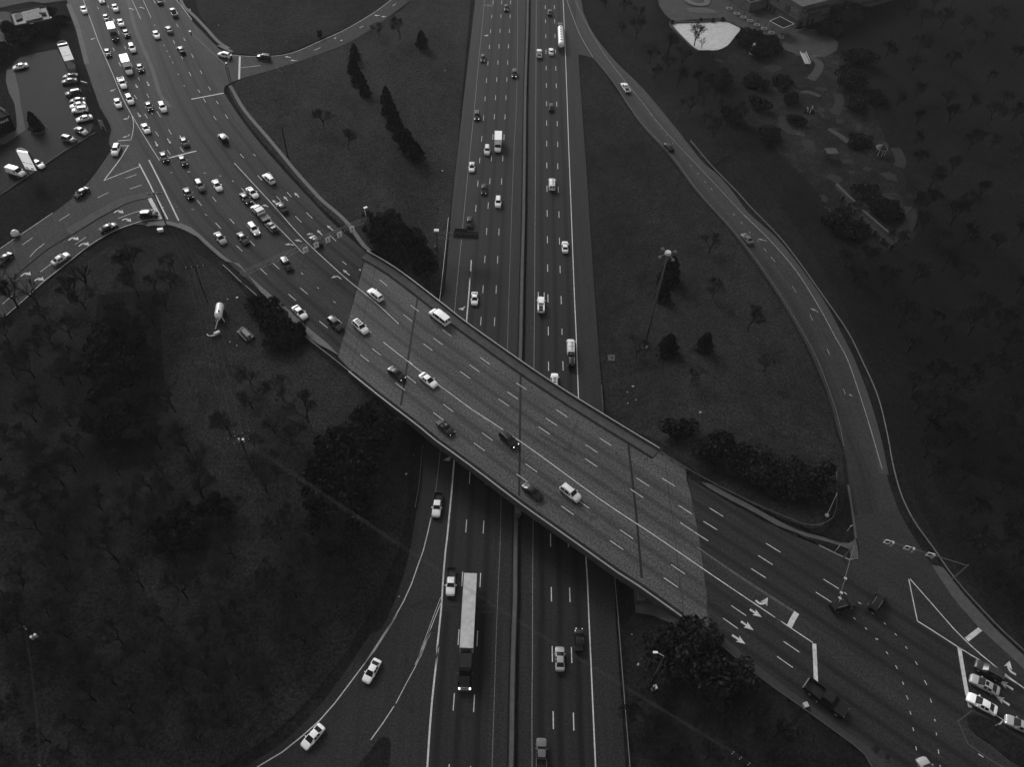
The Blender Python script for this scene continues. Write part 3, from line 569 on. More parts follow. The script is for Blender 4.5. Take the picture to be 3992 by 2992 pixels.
struct(sheet('sidewalk', pts('V 890,752 1000,772 1060,800 1180,950 1320,1140 1600,1450 1790,1658 p 3990,2555 4300,2830 4230,2870 3965,2585 V 1570,1658 1310,1370 1150,1165 1000,935 930,820'), 'C', 0.14, MT['kerb'], thick=0.3, grid=0))
struct(sheet('nose_island', smooth_px(pts('T 1480,812 1600,855 1800,910 1985,975 2035,1050 1960,1035 1800,960 1620,885 1480,812'), 20), 'C', 0.11, MT['verge'], thick=0.3, grid=0))
struct(rib_obj('kerb', pts('T 1700,925 1900,1022 1980,1062 2040,1066 2078,1045'), 0.35, 'C', 0.13, MT['conc'], 0.3))
struct(rib_obj('kerb', pts('p 3308,1892 3326,2010 3338,2100'), 0.4, 'C', 0.12, MT['kerb'], 0.3))
struct(sheet('traffic_island', smooth_px(pts('H 820,600 1000,500 1270,335 1480,232 1650,190 1820,152 1900,160 1905,205 1840,222 1620,268 1400,372 1200,480 1000,605 880,680 830,650 820,600'), 25), 'G', 0.14, MT['concd'], thick=0.35))
ms = MB(); ribbon(ms, pts('H 1840,225 1610,272 1400,380 1200,490 1000,615 850,700 600,850 400,1010 200,1180 100,1270'), 0.35, 'G', 0.07); o = ms.build('gutter', MT['dirt']); struct(o)
struct(sheet('traffic_island', smooth_px(pts('W 1280,1040 1300,985 1360,968 1480,1005 1650,1080 1800,1190 2022,1330 p 4150,3010 4150,3080 3992,2995 W 1850,1580 1600,1370 1400,1240 1300,1130 1280,1040'), 25), 'C', 0.15, MT['verge'], thick=0.3, grid=0))
ms = MB(); ribbon(ms, pts('W 1340,915 1240,930 1170,1000 1155,1100 1200,1250 1330,1400 1480,1520 1650,1600 1900,1750'), 0.22, 'C', 0.05); ribbon(ms, pts('W 1340,915 1450,960 1550,1010'), 0.12, 'C', 0.05)
o = ms.build('edge_line', MT['kerb'], er)
sh = MB(); ribbon(sh, pts('X 60,110 200,200 360,330 560,500 750,650 1000,850 1250,1020 1500,1210 1750,1400 1950,1540 2050,1658'), 1.4, 'C', 0.035); sh.build('paved_shoulder', m_plain('pale_gutter', 0.024, 0.8, 0.25, 0.3, 1.2), er)
# ------------------------------------------------------------------ mown grass areas of the interchange
struct(sheet('mown_grass', smooth_px(pts('p 1700,-150 1600,4 1506,74 1365,165 1252,210 1153,246 1026,285 936,311 905,330 890,350 950,460 1030,560 1105,645 1196,748 1310,862 1440,965 1500,1000'), 30)+pts('p 1600,1085 1690,1150 1728,1150 1755,839 1784,561 1850,-150'), 'G', -0.04, m_ground('mown_grass_pale', 0.0165, 0.0365)))
struct(sheet('mown_grass', smooth_px(pts('p 2300,219 2375,318 2490,487 2598,606 2705,750 2751,800 2865,930 2990,1104 3072,1234 3137,1354 3180,1451 3223,1560 3261,1700 3286,1790 3290,1900 3285,1990'), 30)+pts('p 3200,2085 3000,2003 2750,1868 2640,1780 2520,1700 2400,1635 2360,1612 2322,1150 2285,600 2259,219'), 'G', -0.04, m_ground('mown_grass_dull', 0.0090, 0.0235)))
struct(sheet('mown_grass', pts('p 700,-300 775,50 860,185 915,208 1000,215 1094,210 1162,190 1252,150 1343,109 1456,45 1524,-8 1600,-150'), 'G', -0.04, m_ground('mown_grass_north', 0.0130, 0.0290)))
struct(sheet('mown_grass', pts('p 2330,-300 2270,0 2292,72 2325,137 2405,235 2505,335 2612,470 2762,665 2900,560 2800,420 2640,230 2540,60 2500,-300'), 'G', -0.04, m_ground('mown_grass_east', 0.0090, 0.0190)))
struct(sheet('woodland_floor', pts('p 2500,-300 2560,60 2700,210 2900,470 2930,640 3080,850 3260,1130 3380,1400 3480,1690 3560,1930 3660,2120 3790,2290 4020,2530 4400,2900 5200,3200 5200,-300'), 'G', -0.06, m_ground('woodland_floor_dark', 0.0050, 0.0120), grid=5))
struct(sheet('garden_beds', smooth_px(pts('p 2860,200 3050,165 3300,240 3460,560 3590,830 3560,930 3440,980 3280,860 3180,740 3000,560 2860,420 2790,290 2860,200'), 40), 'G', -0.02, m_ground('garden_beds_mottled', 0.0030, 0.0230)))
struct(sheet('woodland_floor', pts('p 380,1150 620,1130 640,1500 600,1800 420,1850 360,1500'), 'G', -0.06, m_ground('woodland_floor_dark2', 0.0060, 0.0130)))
struct(sheet('woodland_floor', pts('p -700,1500 -60,1330 60,1240 180,1140 300,1050 420,960 560,925 690,925 800,1010 960,1140 1200,1350 1350,1470 1480,1600 1600,1720 1590,1960 1560,2130 1470,2340 1340,2560 1180,2760 1060,2870 900,2970 400,3200 -700,3200'), 'G', -0.08, m_ground('woodland_floor_west', 0.0100, 0.0270), grid=5))
# ------------------------------------------------------------------ median barrier and guardrails
mb = MB(); BW = resample(np.array([unp(*p, 0.45) for p in smooth_px(BARE)]), 6)
for (w0, z0, z1) in ((0.95, 0, 0.30), (0.55, 0.30, 1.05)): wallstrip(mb, BW, w0, z0, z1)
o = mb.build('median_barrier', m_plain('barrier_concrete', 0.07, 0.85, 0.2, 0.25, 0.6)); tag(o, 'long grey concrete median barrier between the two freeway carriageways', 'barrier')
gs = MB(); wallstrip(gs, offs(BW, 0.85), 0.6, -0.02, 0.02); wallstrip(gs, offs(BW, -0.7), 0.3, -0.02, 0.02); o = gs.build('gutter_dirt', MT['dirt'], freeway)
def guardrail(plist, surf, lab, mat='steeld', post=2.5, h=0.72, grp='steel guardrails beside the roads', tall=0.34):
    P = smooth_px(plist, 20); W = resample(np.array([PZ(p, surf, h)[:2] for p in P]), 2.5)
    z = zsurf(W, surf); r = empty('guardrail', (W[0][0], W[0][1], z[0])); off = np.array([W[0][0], W[0][1]])
    W2 = W-off; A = offs(W2, 0.05); B = offs(W2, -0.05); v = []; f = []
    for i in range(len(W)):
        zz = z[i]-z[0]; v += [(A[i,0],A[i,1],zz+h-tall),(A[i,0],A[i,1],zz+h),(B[i,0],B[i,1],zz+h),(B[i,0],B[i,1],zz+h-tall)]
    for i in range(len(W)-1):
        k = 4*i; f += [(k, k+4, k+5, k+1), (k+1, k+5, k+6, k+2), (k+2, k+6, k+7, k+3)]
    m = MB(); m.add(v, f); m.build('rail_beam', MT[mat], r); st = max(1, int(len(W)/60)+1); pm = MB(); pm.box(-.07, .07, -.07, .07, -.4, h-.05); p0 = None
    for i in range(0, len(W), st):
        if p0 is None: p0 = pm.build('post', MT['wood'], r); q = p0
        else: q = p0.copy(); COL.objects.link(q); q.parent = r
        q.location = (W2[i,0], W2[i,1], z[i]-z[0])
    tag(r, lab, 'guardrail', grp); return r
MT['grail'] = m_plain('bright_rail', 0.13, 0.5, 0.5, 0.2, 2, 0.1)
guardrail(pts('p 868,1031 900,1060 930,1090 1000,1150 1110,1245 1214,1330 1310,1405 1361,1446'), 'C', 'long steel guardrail with pale end along the lower edge of the left bridge approach', 'grail')
guardrail(pts('p 2692,545 G 600,1415 835,1658 Z 1145,0 1400,270 1670,640 1850,900 1960,1120 2070,1370 2140,1650 p 3481,1803 3511,1917 3547,1999 3582,2057 3636,2130 3739,2274 3899,2448 4020,2560'), 'G', 'long steel guardrail curving along the outer edge of the ramp on the right', 'grail')
guardrail(pts('p 2583,1766 2740,1860 2948,1966 3102,2031 3151,2048 3200,2045 3245,2023 3261,1994 3264,1913 3262,1835'), 'C', 'steel guardrail hooking round the grass corner between overpass and ramp', 'steeld')
guardrail(pts('p 1748,847 1735,980 1716,1150 1700,1290'), 'F', 'short steel guardrail left of the freeway just above the overpass', 'steel')
guardrail(pts('p 1650,1730 1644,1774 1632,1900 1617,1980'), 'F', 'short dark guardrail left of the exit ramp just below the overpass', 'steeld')
guardrail(pts('p 2345,1500 2350,1570 2353,1640'), 'F', 'short steel guardrail right of the freeway just above the overpass', 'steeld')
guardrail(pts('p 2391,2180 2397,2252 2409,2392 2433,2700 2457,2992 2466,3100'), 'F', 'long steel guardrail right of the freeway below the overpass', 'grail')
guardrail(pts('p 2680,2417 2801,2506 2895,2589 2989,2661 3134,2764 3279,2869 3351,2922 3387,2962 3402,2992 3430,3060'), 'C', 'long steel guardrail along the lower edge of the crossing road after the bridge', 'steeld')
# ------------------------------------------------------------------ vehicles
def ring(w, zb, zt, wt, z0=0.24):
    wi = w*0.965; h = [(w*0.90, z0), (w*0.985, z0+0.14), (w, (zb+z0)/2+0.10), (wi, zb), (wt+(wi-wt)*0.16, zb+(zt-zb)*0.84), (wt, zt-0.02), (wt*0.84, zt+0.006), (wt*0.4, zt+0.02)]
    return h+[(-a, b) for a, b in h[::-1]]
def loft_vehicle(root, st, paint, glassmat, tags, z0=0.24):
    """st: list of stations (x,w,zb,zt,wt); tags[i] describes the segment i..i+1: w windshield, r rear glass, s side glass, h bed"""
    R = [ring(*s[1:], z0=z0) for s in st]; n = 16
    parts = {}
    def put(key, quad):
        mb = parts.setdefault(key, MB()); mb.add(quad, [tuple(range(len(quad)))])
    for i in range(len(st)-1):
        for j in range(n):
            k = (j+1) % n; q = [(st[i][0], R[i][j][0], R[i][j][1]), (st[i][0], R[i][k][0], R[i][k][1]), (st[i+1][0], R[i+1][k][0], R[i+1][k][1]), (st[i+1][0], R[i+1][j][0], R[i+1][j][1])]
            key = 'body'
            if 5 <= j <= 9:
                if 'w' in tags[i]: key = 'windshield'
                if 'r' in tags[i]: key = 'rear_window'
            if j in (3, 11) and 's' in tags[i]: key = 'side_window_l' if j == 3 else 'side_window_r'
            put(key, q)
    for i, s in ((0, -1), (len(st)-1, 1)):
        c = [(st[i][0], a, b) for a, b in R[i]]; put('body', c if s < 0 else c[::-1])
    for k, mb in parts.items():
        me = mb.build(k.replace('_l', '').replace('_r', '') if k.startswith('side') else k, paint if k == 'body' else glassmat, root)
        bm = bmesh.new(); bm.from_mesh(me.data); bmesh.ops.remove_doubles(bm, verts=bm.verts[:], dist=0.0005); bmesh.ops.recalc_face_normals(bm, faces=bm.faces[:])
        for f in bm.faces: f.smooth = True
        for e in bm.edges:
            if len(e.link_faces) == 2 and e.calc_face_angle(0) > 0.6: e.smooth = False
        bm.to_mesh(me.data); bm.free()
def wheels(root, xs, w, r=0.33, tw=0.22, dual=False):
    for x in xs:
        for s in (-1, 1):
            mb = MB(); y = s*(w-tw/2+0.01); mb.tube((x, y-tw/2, r), (x, y+tw/2, r), r, r, 14); o = mb.build('wheel', MT['tyre'], root, False)
            rm = MB(); rm.tube((x, y+s*tw/2*0.9, r), (x, y+s*(tw/2+0.012), r), r*0.62, r*0.55, 10); rm.build('rim', MT['rim'], o)
def lamps(root, xf, xr, y, zf, zr, on, hw=0.10, tall=0.06):
    for s in (-1, 1):
        mb = MB(); mb.box(xf-0.20, xf+0.03, s*y-hw, s*y+hw, zf-tall, zf+tall, top=(0.04, 0.03)); mb.build('headlight', MT['lampon'] if on else MT['lampoff'], root)
        mb = MB(); mb.box(xr-0.03, xr+0.10, s*y-0.13, s*y+0.13, zr-0.1, zr+0.1); mb.build('taillight', MT['tail'], root)
def mirrors(root, x, w, z, mat):
    for s in (-1, 1):
        mb = MB(); mb.box(x-0.09, x+0.07, s*(w+0.10)-0.10, s*(w+0.10)+0.10, z-0.07, z+0.09); mb.build('mirror', mat, root)
def proto(kind, colr, on, extra=''):
    p = PAINT[colr]; r = empty(kind, (0, 0, 0)); gl = MT['glass']
    if kind == 'sedan':
        st = [(-2.38,.66,.62,.68,.55),(-2.30,.80,.84,.90,.64),(-2.1,.87,.93,1.0,.70),(-1.76,.90,.93,1.03,.72),(-.98,.915,.92,1.37,.60),(-.38,.92,.92,1.45,.61),(-.28,.92,.92,1.455,.61),(.26,.92,.92,1.43,.60),(1.18,.915,.90,1.00,.74),(1.5,.905,.89,.96,.72),(2.05,.87,.78,.84,.66),(2.28,.78,.66,.72,.58),(2.37,.62,.52,.56,.5)]
        loft_vehicle(r, st, p, gl, ['', '', '', 'r', 's', '', 's', 'w', '', '', '', ''])
        if extra == 'sunroof': m = MB(); m.box(-.32, .18, -.36, .36, 1.44, 1.485); m.build('sunroof', gl, r)
        wheels(r, (-1.42, 1.42), .92); lamps(r, 2.27, -2.32, .60, .68, .76, on); mirrors(r, .78, .9, .98, p)
    elif kind == 'suv':
        st = [(-2.34,.74,.75,.85,.62),(-2.26,.86,1.02,1.20,.66),(-1.95,.92,1.08,1.62,.64),(-1.0,.94,1.08,1.72,.66),(-.9,.94,1.08,1.725,.66),(.1,.94,1.07,1.72,.66),(.2,.94,1.07,1.72,.66),(.45,.94,1.06,1.68,.65),(1.12,.93,1.04,1.14,.74),(1.55,.92,.99,1.08,.76),(2.08,.88,.88,.96,.70),(2.28,.80,.72,.80,.62),(2.36,.66,.55,.62,.55)]
        loft_vehicle(r, st, p, gl, ['', 'r', 's', '', 's', '', 's', 'w', '', '', '', ''], 0.3)
        wheels(r, (-1.42, 1.42), .94, .37, .25); lamps(r, 2.27, -2.30, .64, .80, 1.0, on); mirrors(r, .8, .93, 1.1, p)
        for s in (-1, 1): m = MB(); m.box(-1.7, .1, s*.60-.025, s*.60+.025, 1.735, 1.79); m.build('roof_rail', MT['steeld'] if colr != 'black' else MT['chrome'], r)
        if extra == 'sunroof':
            for a in (-1.25, -.62, .0): m = MB(); m.box(a-.2, a+.2, -.42, .42, 1.70, 1.765); m.build('sunroof', gl, r)
    elif kind == 'pickup':
        st = [(-2.95,.92,1.0,1.02,.84),(-.62,.94,1.05,1.07,.85)]
        st2 = [(-.62,.94,1.08,1.5,.70),(-.55,.94,1.08,1.80,.66),(.2,.94,1.08,1.84,.67),(.3,.94,1.08,1.84,.67),(.75,.94,1.07,1.80,.66),(1.38,.94,1.06,1.18,.76),(1.9,.93,1.02,1.12,.78),(2.6,.90,.95,1.02,.74),(2.85,.84,.80,.86,.68),(2.92,.72,.60,.66,.6)]
        loft_vehicle(r, st2, p, gl, ['r', 's', '', 's', 'w', '', '', '', ''], 0.35)
        bed = p if extra != 'blackbed' else PAINT['black']
        m = MB(); m.box(-2.95, -.66, -.94, .94, .42, .62); m.build('bed_floor', MT['black'], r)
        for s in (-1, 1): m = MB(); m.box(-2.95, -.66, s*.90-.05, s*.90+.05, .5, 1.12); m.build('bed_side', bed, r)
        m = MB(); m.box(-3.0, -2.92, -.85, .85, .5, 1.1); m.build('tailgate', bed, r)
        m = MB(); m.box(-3.12, -3.0, -.88, .88, .45, .62); m.build('bumper', MT['chrome'], r)
        wheels(r, (-1.95, 1.95), .96, .40, .27); lamps(r, 2.86, -2.98, .68, .85, .9, on); mirrors(r, 1.0, .98, 1.2, p)
        if extra == 'rack':
            for x in (-2.8, -1.7, -.6): m = MB(); m.tube((x, -.92, 1.1), (x, -.92, 1.95), .04); m.tube((x, .92, 1.1), (x, .92, 1.95), .04); m.tube((x, -.92, 1.95), (x, .92, 1.95), .04); m.build('rack_hoop', MT['white'], r)
            for s in (-1, 1): m = MB(); m.tube((-3.0, s*.8, 1.98), (3.4, s*.8, 1.98), .06); m.build('rack_rail', MT['white'], r)
            for s in (-1, 1): m = MB(); m.box(-2.9, -.66, s*.75-.2, s*.75+.2, 1.1, 1.5); m.build('tool_box', p, r)
    elif kind in ('van', 'rack_van'):
        st = [(-2.75,.92,1.0,1.9,.80),(-2.70,.98,1.15,2.05,.82),(-1.0,1.0,1.2,2.12,.84),(-.9,1.0,1.2,2.12,.84),(.5,1.0,1.2,2.12,.84),(.6,1.0,1.2,2.10,.83),(1.1,1.0,1.18,2.0,.80),(1.85,.98,1.12,1.28,.82),(2.35,.95,1.02,1.12,.76),(2.65,.88,.80,.90,.70),(2.72,.78,.6,.68,.6)]
        loft_vehicle(r, st, p, gl, ['r' , 's' if extra == 'glazed' else '', '', 's' if extra == 'glazed' else '', '', 's', 'w', '', '', ''], 0.35)
        wheels(r, (-1.75, 1.8), 1.0, .37, .25); lamps(r, 2.62, -2.75, .72, .86, 1.2, on); mirrors(r, 1.5, 1.02, 1.3, p)
        for s in (-1, 1): m = MB(); m.box(-2.78, -2.74, s*.42-.28, s*.42+.28, 1.3, 1.8); m.build('rear_door_window', gl, r)
        if kind == 'rack_van':
            for x in (-2.3, -1.0, .4): m = MB(); m.tube((x, -.8, 2.24), (x, .8, 2.24), .035); m.build('rack_bar', MT['steeld'], r)
            m = MB()
            for s in (-.38, -.08): m.tube((-2.4, s, 2.3), (.6, s, 2.3), .035)
            for i in range(9): m.tube((-2.3+i*.34, -.38, 2.3), (-2.3+i*.34, -.08, 2.3), .02, n=4)
            m.build('ladder', MT['steeld'], r)
    elif kind == 'box_truck':
        cab = PAINT['white'] if extra != 'darkcab' else PAINT['dgrey']
        st = [(1.3,1.05,1.4,2.15,.92),(1.5,1.06,1.4,2.3,.93),(2.3,1.06,1.4,2.25,.92),(2.95,1.05,1.35,1.48,.95),(3.5,1.02,1.2,1.3,.90),(3.85,.94,.9,1.0,.8),(3.92,.8,.6,.7,.7)]
        loft_vehicle(r, st, cab, gl, ['', 's', 'w', '', '', ''], 0.45)
        m = MB(); m.box(-3.9, 1.25, -1.2, 1.2, 1.05, 3.35); m.build('cargo_box', p, r)
        m = MB(); m.box(-3.9, 1.28, -1.23, -1.19, 3.3, 3.4); m.box(-3.9, 1.28, 1.19, 1.23, 3.3, 3.4); m.build('box_trim', MT['steeld'], r)
        m = MB(); m.box(-3.9, 3.4, -.45, .45, .6, 1.04); m.build('chassis', MT['black'], r)
        m = MB(); m.box(1.2, 2.1, -.95, .95, 2.3, 2.9, top=(.3, .15)); m.build('wind_deflector', cab, r) if extra == 'over' else None
        wheels(r, (-2.4, 2.9), 1.1, .45, .35); lamps(r, 3.82, -3.9, .78, 1.0, 1.0, on); mirrors(r, 2.5, 1.1, 1.7, MT['black'])
    elif kind == 'semi_truck':
        m = MB(); m.box(-9.0, 7.1, -1.3, 1.3, 1.25, 4.1); m.build('trailer', m_plain('trailer_roof', 0.36, 0.6, 0.3, 0.22, 0.9), r)
        m = MB(); m.box(-9.0, 7.12, -1.33, -1.29, 4.0, 4.13); m.box(-9.0, 7.12, 1.29, 1.33, 4.0, 4.13); m.box(7.1, 7.14, -1.33, 1.33, 4.0, 4.13); m.build('trailer_rail', MT['steeld'], r)
        m = MB(); m.box(7.14, 7.2, -1.2, 1.2, 1.6, 3.9); m.build('trailer_nose', MT['rim'], r)
        m = MB(); m.box(7.9, 11.0, -1.22, 1.22, 1.0, 3.7, top=(.12, .12)); m.build('sleeper_cab', PAINT['black'], r)
        st = [(10.9,1.2,2.0,3.3,.98),(11.3,1.2,2.0,3.2,.96),(12.0,1.15,1.9,2.15,.95),(13.4,1.0,1.75,1.9,.85),(13.9,.95,1.3,1.5,.8),(14.0,.85,.8,1.0,.75)]
        loft_vehicle(r, st, PAINT['black'], gl, ['s', 'w', '', '', ''], 0.6)
        m = MB(); m.box(13.95, 14.06, -.75, .75, .75, 1.5); m.build('grille', MT['chrome'], r); m = MB(); m.box(13.9, 14.25, -1.15, 1.15, .45, .8); m.build('bumper', MT['chrome'], r)
        m = MB(); m.box(-8.5, 13.0, -.5, .5, .8, 1.2); m.build('chassis', MT['black'], r)
        wheels(r, (-7.6, -6.3, 7.3, 8.6, 12.6), 1.28, .5, .5); lamps(r, 14.1, -9.0, 1.0, 1.1, 1.2, on, .16, .16); mirrors(r, 11.6, 1.3, 2.6, MT['chrome'])
        
        for s in (-1.1, 1.1): m = MB(); m.tube((7.7, s, 1.0), (7.7, s, 4.0), .09); m.build('exhaust_stack', MT['chrome'], r)
    elif kind == 'tanker_truck':
        m = MB(); m.tube((-8.0, 0, 2.2), (5.2, 0, 2.2), 1.12, 1.12, 20); m.tube((5.2, 0, 2.2), (5.7, 0, 2.2), 1.12, .6, 20); m.tube((-8.5, 0, 2.2), (-8.0, 0, 2.2), .7, 1.12, 20); m.build('tank', PAINT['white'], r, False)
        m = MB(); m.box(-7.6, 5.0, -.35, .35, 3.26, 3.34); m.build('catwalk', MT['white'], r)
        for x in (-6.2, -4.0, -1.9, -.1, 1.8, 3.9): m = MB(); m.tube((x, 0, 3.3), (x, 0, 3.42), .36, .36, 10); m.build('hatch', MT['black'], r)
        m = MB(); m.box(-8.3, 8.0, -.5, .5, .8, 1.2); m.build('chassis', MT['black'], r)
        st = [(6.2,1.15,2.0,2.9,.95),(6.6,1.18,2.0,3.0,.97),(8.2,1.18,1.9,2.9,.95),(8.9,1.1,1.8,2.0,.92),(10.4,1.0,1.6,1.75,.8),(10.8,.9,.9,1.1,.7)]
        loft_vehicle(r, st, PAINT['dgrey'], gl, ['', 's', 'w', '', ''], 0.6)
        m = MB(); m.box(-8.6, -8.4, -1.1, 1.1, .6, 1.1); m.build('bumper', MT['steeld'], r)
        wheels(r, (-7.0, -5.7, 5.8, 7.1, 9.6), 1.22, .5, .5); lamps(r, 10.75, -8.6, .8, 1.1, 1.0, on); mirrors(r, 8.5, 1.25, 2.2, MT['chrome'])
    elif kind == 'convertible':
        st = [(-2.30,.66,.62,.66,.55),(-2.2,.82,.82,.88,.68),(-1.25,.90,.93,.98,.74),(-1.2,.90,.93,.78,.66),(.62,.91,.92,.74,.66),(.68,.91,.92,.95,.72),(1.1,.90,.90,.97,.72),(1.9,.87,.80,.86,.68),(2.2,.78,.66,.72,.6),(2.3,.62,.5,.55,.5)]
        loft_vehicle(r, st, p, gl, ['']*9)
        m = MB(); m.add([(.30, -.62, 1.32), (.30, .62, 1.32), (.85, .74, .95), (.85, -.74, .95), (.33, -.62, 1.34), (.33, .62, 1.34), (.90, .74, .96), (.90, -.74, .96)], [(0, 1, 2, 3), (7, 6, 5, 4), (0, 4, 5, 1), (1, 5, 6, 2), (3, 7, 4, 0)]); m.build('windshield', gl, r)
        for x in (-.95, -.1):
            for s in (-1, 1): m = MB(); m.box(x-.25, x+.25, s*.38-.25, s*.38+.25, .55, .85); m.box(x-.32, x-.2, s*.38-.22, s*.38+.22, .8, 1.2); m.build('seat', PAINT['grey'], r)
        wheels(r, (-1.38, 1.38), .9); lamps(r, 2.2, -2.22, .6, .66, .74, on)
        for x, y, hx in ((-.12, .38, 1), (-.12, -.38, 0)):
            q = MB(); q.box(x-.16, x+.12, y-.22, y+.22, .80, 1.18, top=(.05, .05)); q.tube((x-.02, y, 1.18), (x-.02, y, 1.26), .06); q.tube((x-.02, y, 1.24), (x-.02, y, 1.46), .10, .08, 8); q.build('occupant', MT['steel'] if hx else MT['concd'], r)
    elif kind == 'flatbed_truck':
        st = [(.9,1.0,1.2,2.0,.86),(1.1,1.0,1.25,2.15,.88),(1.9,1.0,1.25,2.1,.87),(2.55,1.0,1.2,1.32,.88),(3.3,.96,1.1,1.18,.85),(3.6,.88,.8,.88,.75),(3.66,.76,.6,.66,.6)]
        loft_vehicle(r, st, PAINT['white'], gl, ['r', 's', 'w', '', '', ''], 0.42)
        m = MB(); m.box(-.9, .8, -1.05, 1.05, 1.0, 2.15); m.build('equipment_box', PAINT['grey'], r)
        m = MB(); m.box(-3.8, -1.0, -1.12, 1.12, .95, 1.1); m.build('deck', MT['steeld'], r); m = MB(); m.box(-1.06, -.94, -1.12, 1.12, 1.1, 1.75); m.build('headboard', MT['white'], r)
        m = MB(); m.box(-3.7, 3.2, -.45, .45, .6, .94); m.build('chassis', MT['black'], r); wheels(r, (-2.5, 2.7), 1.05, .42, .3); lamps(r, 3.56, -3.8, .74, .92, .9, on); mirrors(r, 2.1, 1.05, 1.4, MT['black'])
    elif kind == 'trailer':
        m = MB(); m.box(-2.4, 1.7, -1.0, 1.0, .55, .7); m.build('deck', MT['black'], r); m = MB(); m.tube((1.7, -.5, .6), (2.8, 0, .55), .06); m.tube((1.7, .5, .6), (2.8, 0, .55), .06); m.build('drawbar', MT['steeld'], r)
        m = MB(); m.box(-1.9, 1.2, -.75, .75, .7, 1.35, top=(.25, .12)); m.box(-.6, .5, -.6, .6, 1.35, 1.7, top=(.15, .1)); m.build('covered_load', PAINT['dgrey'], r); wheels(r, (-.8,), 1.08, .32, .2)
        for s in (-1, 1): m = MB(); m.box(-2.4, 1.7, s*1.0-.04, s*1.0+.04, .7, .95); m.build('side_rail', MT['steeld'], r)
    return r
PROTO = {}
VG = {'sedan':'car', 'suv':'car', 'pickup':'pickup truck', 'van':'van', 'rack_van':'van', 'box_truck':'truck', 'semi_truck':'truck', 'tanker_truck':'truck', 'convertible':'car', 'flatbed_truck':'truck', 'trailer':'trailer'}
NV = [0]
def vehicle(spec, x, y, hx, hy, surf, label, zk, sc=1.0, grp=None):
    kind, colr, *ex = spec.split(':'); on = 'on' in ex; extra = ([e for e in ex if e != 'on']+[''])[0]
    p = zp(zk, x, y); q = zp(zk, hx, hy); hz = 0.75 if kind not in ('box_truck', 'semi_truck', 'tanker_truck', 'van', 'rack_van') else 1.5
    a = PZ(p, surf, hz); b = (unp(q[0], q[1], a[2]))
    ang = math.atan2(b[1]-a[1], b[0]-a[0]); key = (kind, colr, on, extra)
    loc = (a[0], a[1], a[2]-hz+(0.03 if surf == 'C' else 0.0 if surf == 'F' else 0.05))
    if surf == 'G':
        d = np.array([math.cos(ang), math.sin(ang)])*2; z1 = h1(a[0]+d[0], a[1]+d[1]); z0 = h1(a[0]-d[0], a[1]-d[1]); pitch = math.atan2(z1-z0, 4)
    else: pitch = 0
    if key not in PROTO:
        r = proto(kind, colr, on, extra); PROTO[key] = r; r['label'] = label; r['category'] = VG[kind]
        r.location = loc; r.rotation_euler = (0, 0, ang)
    else: r = dup(PROTO[key], loc, ang, label)
    r.rotation_euler[1] = -pitch; sc *= {'C':1.07, 'F':1.0, 'G':1.03}[surf]*(1.05 if kind == 'van' else 1); r.scale = (sc, sc, sc)
    r['group'] = grp or {'F':'vehicles driving on the freeway', 'C':'vehicles on the crossing road and overpass', 'G':'vehicles on ramps and side roads'}[surf]
    r.rotation_euler[1] = -pitch; NV[0] += 1; return r
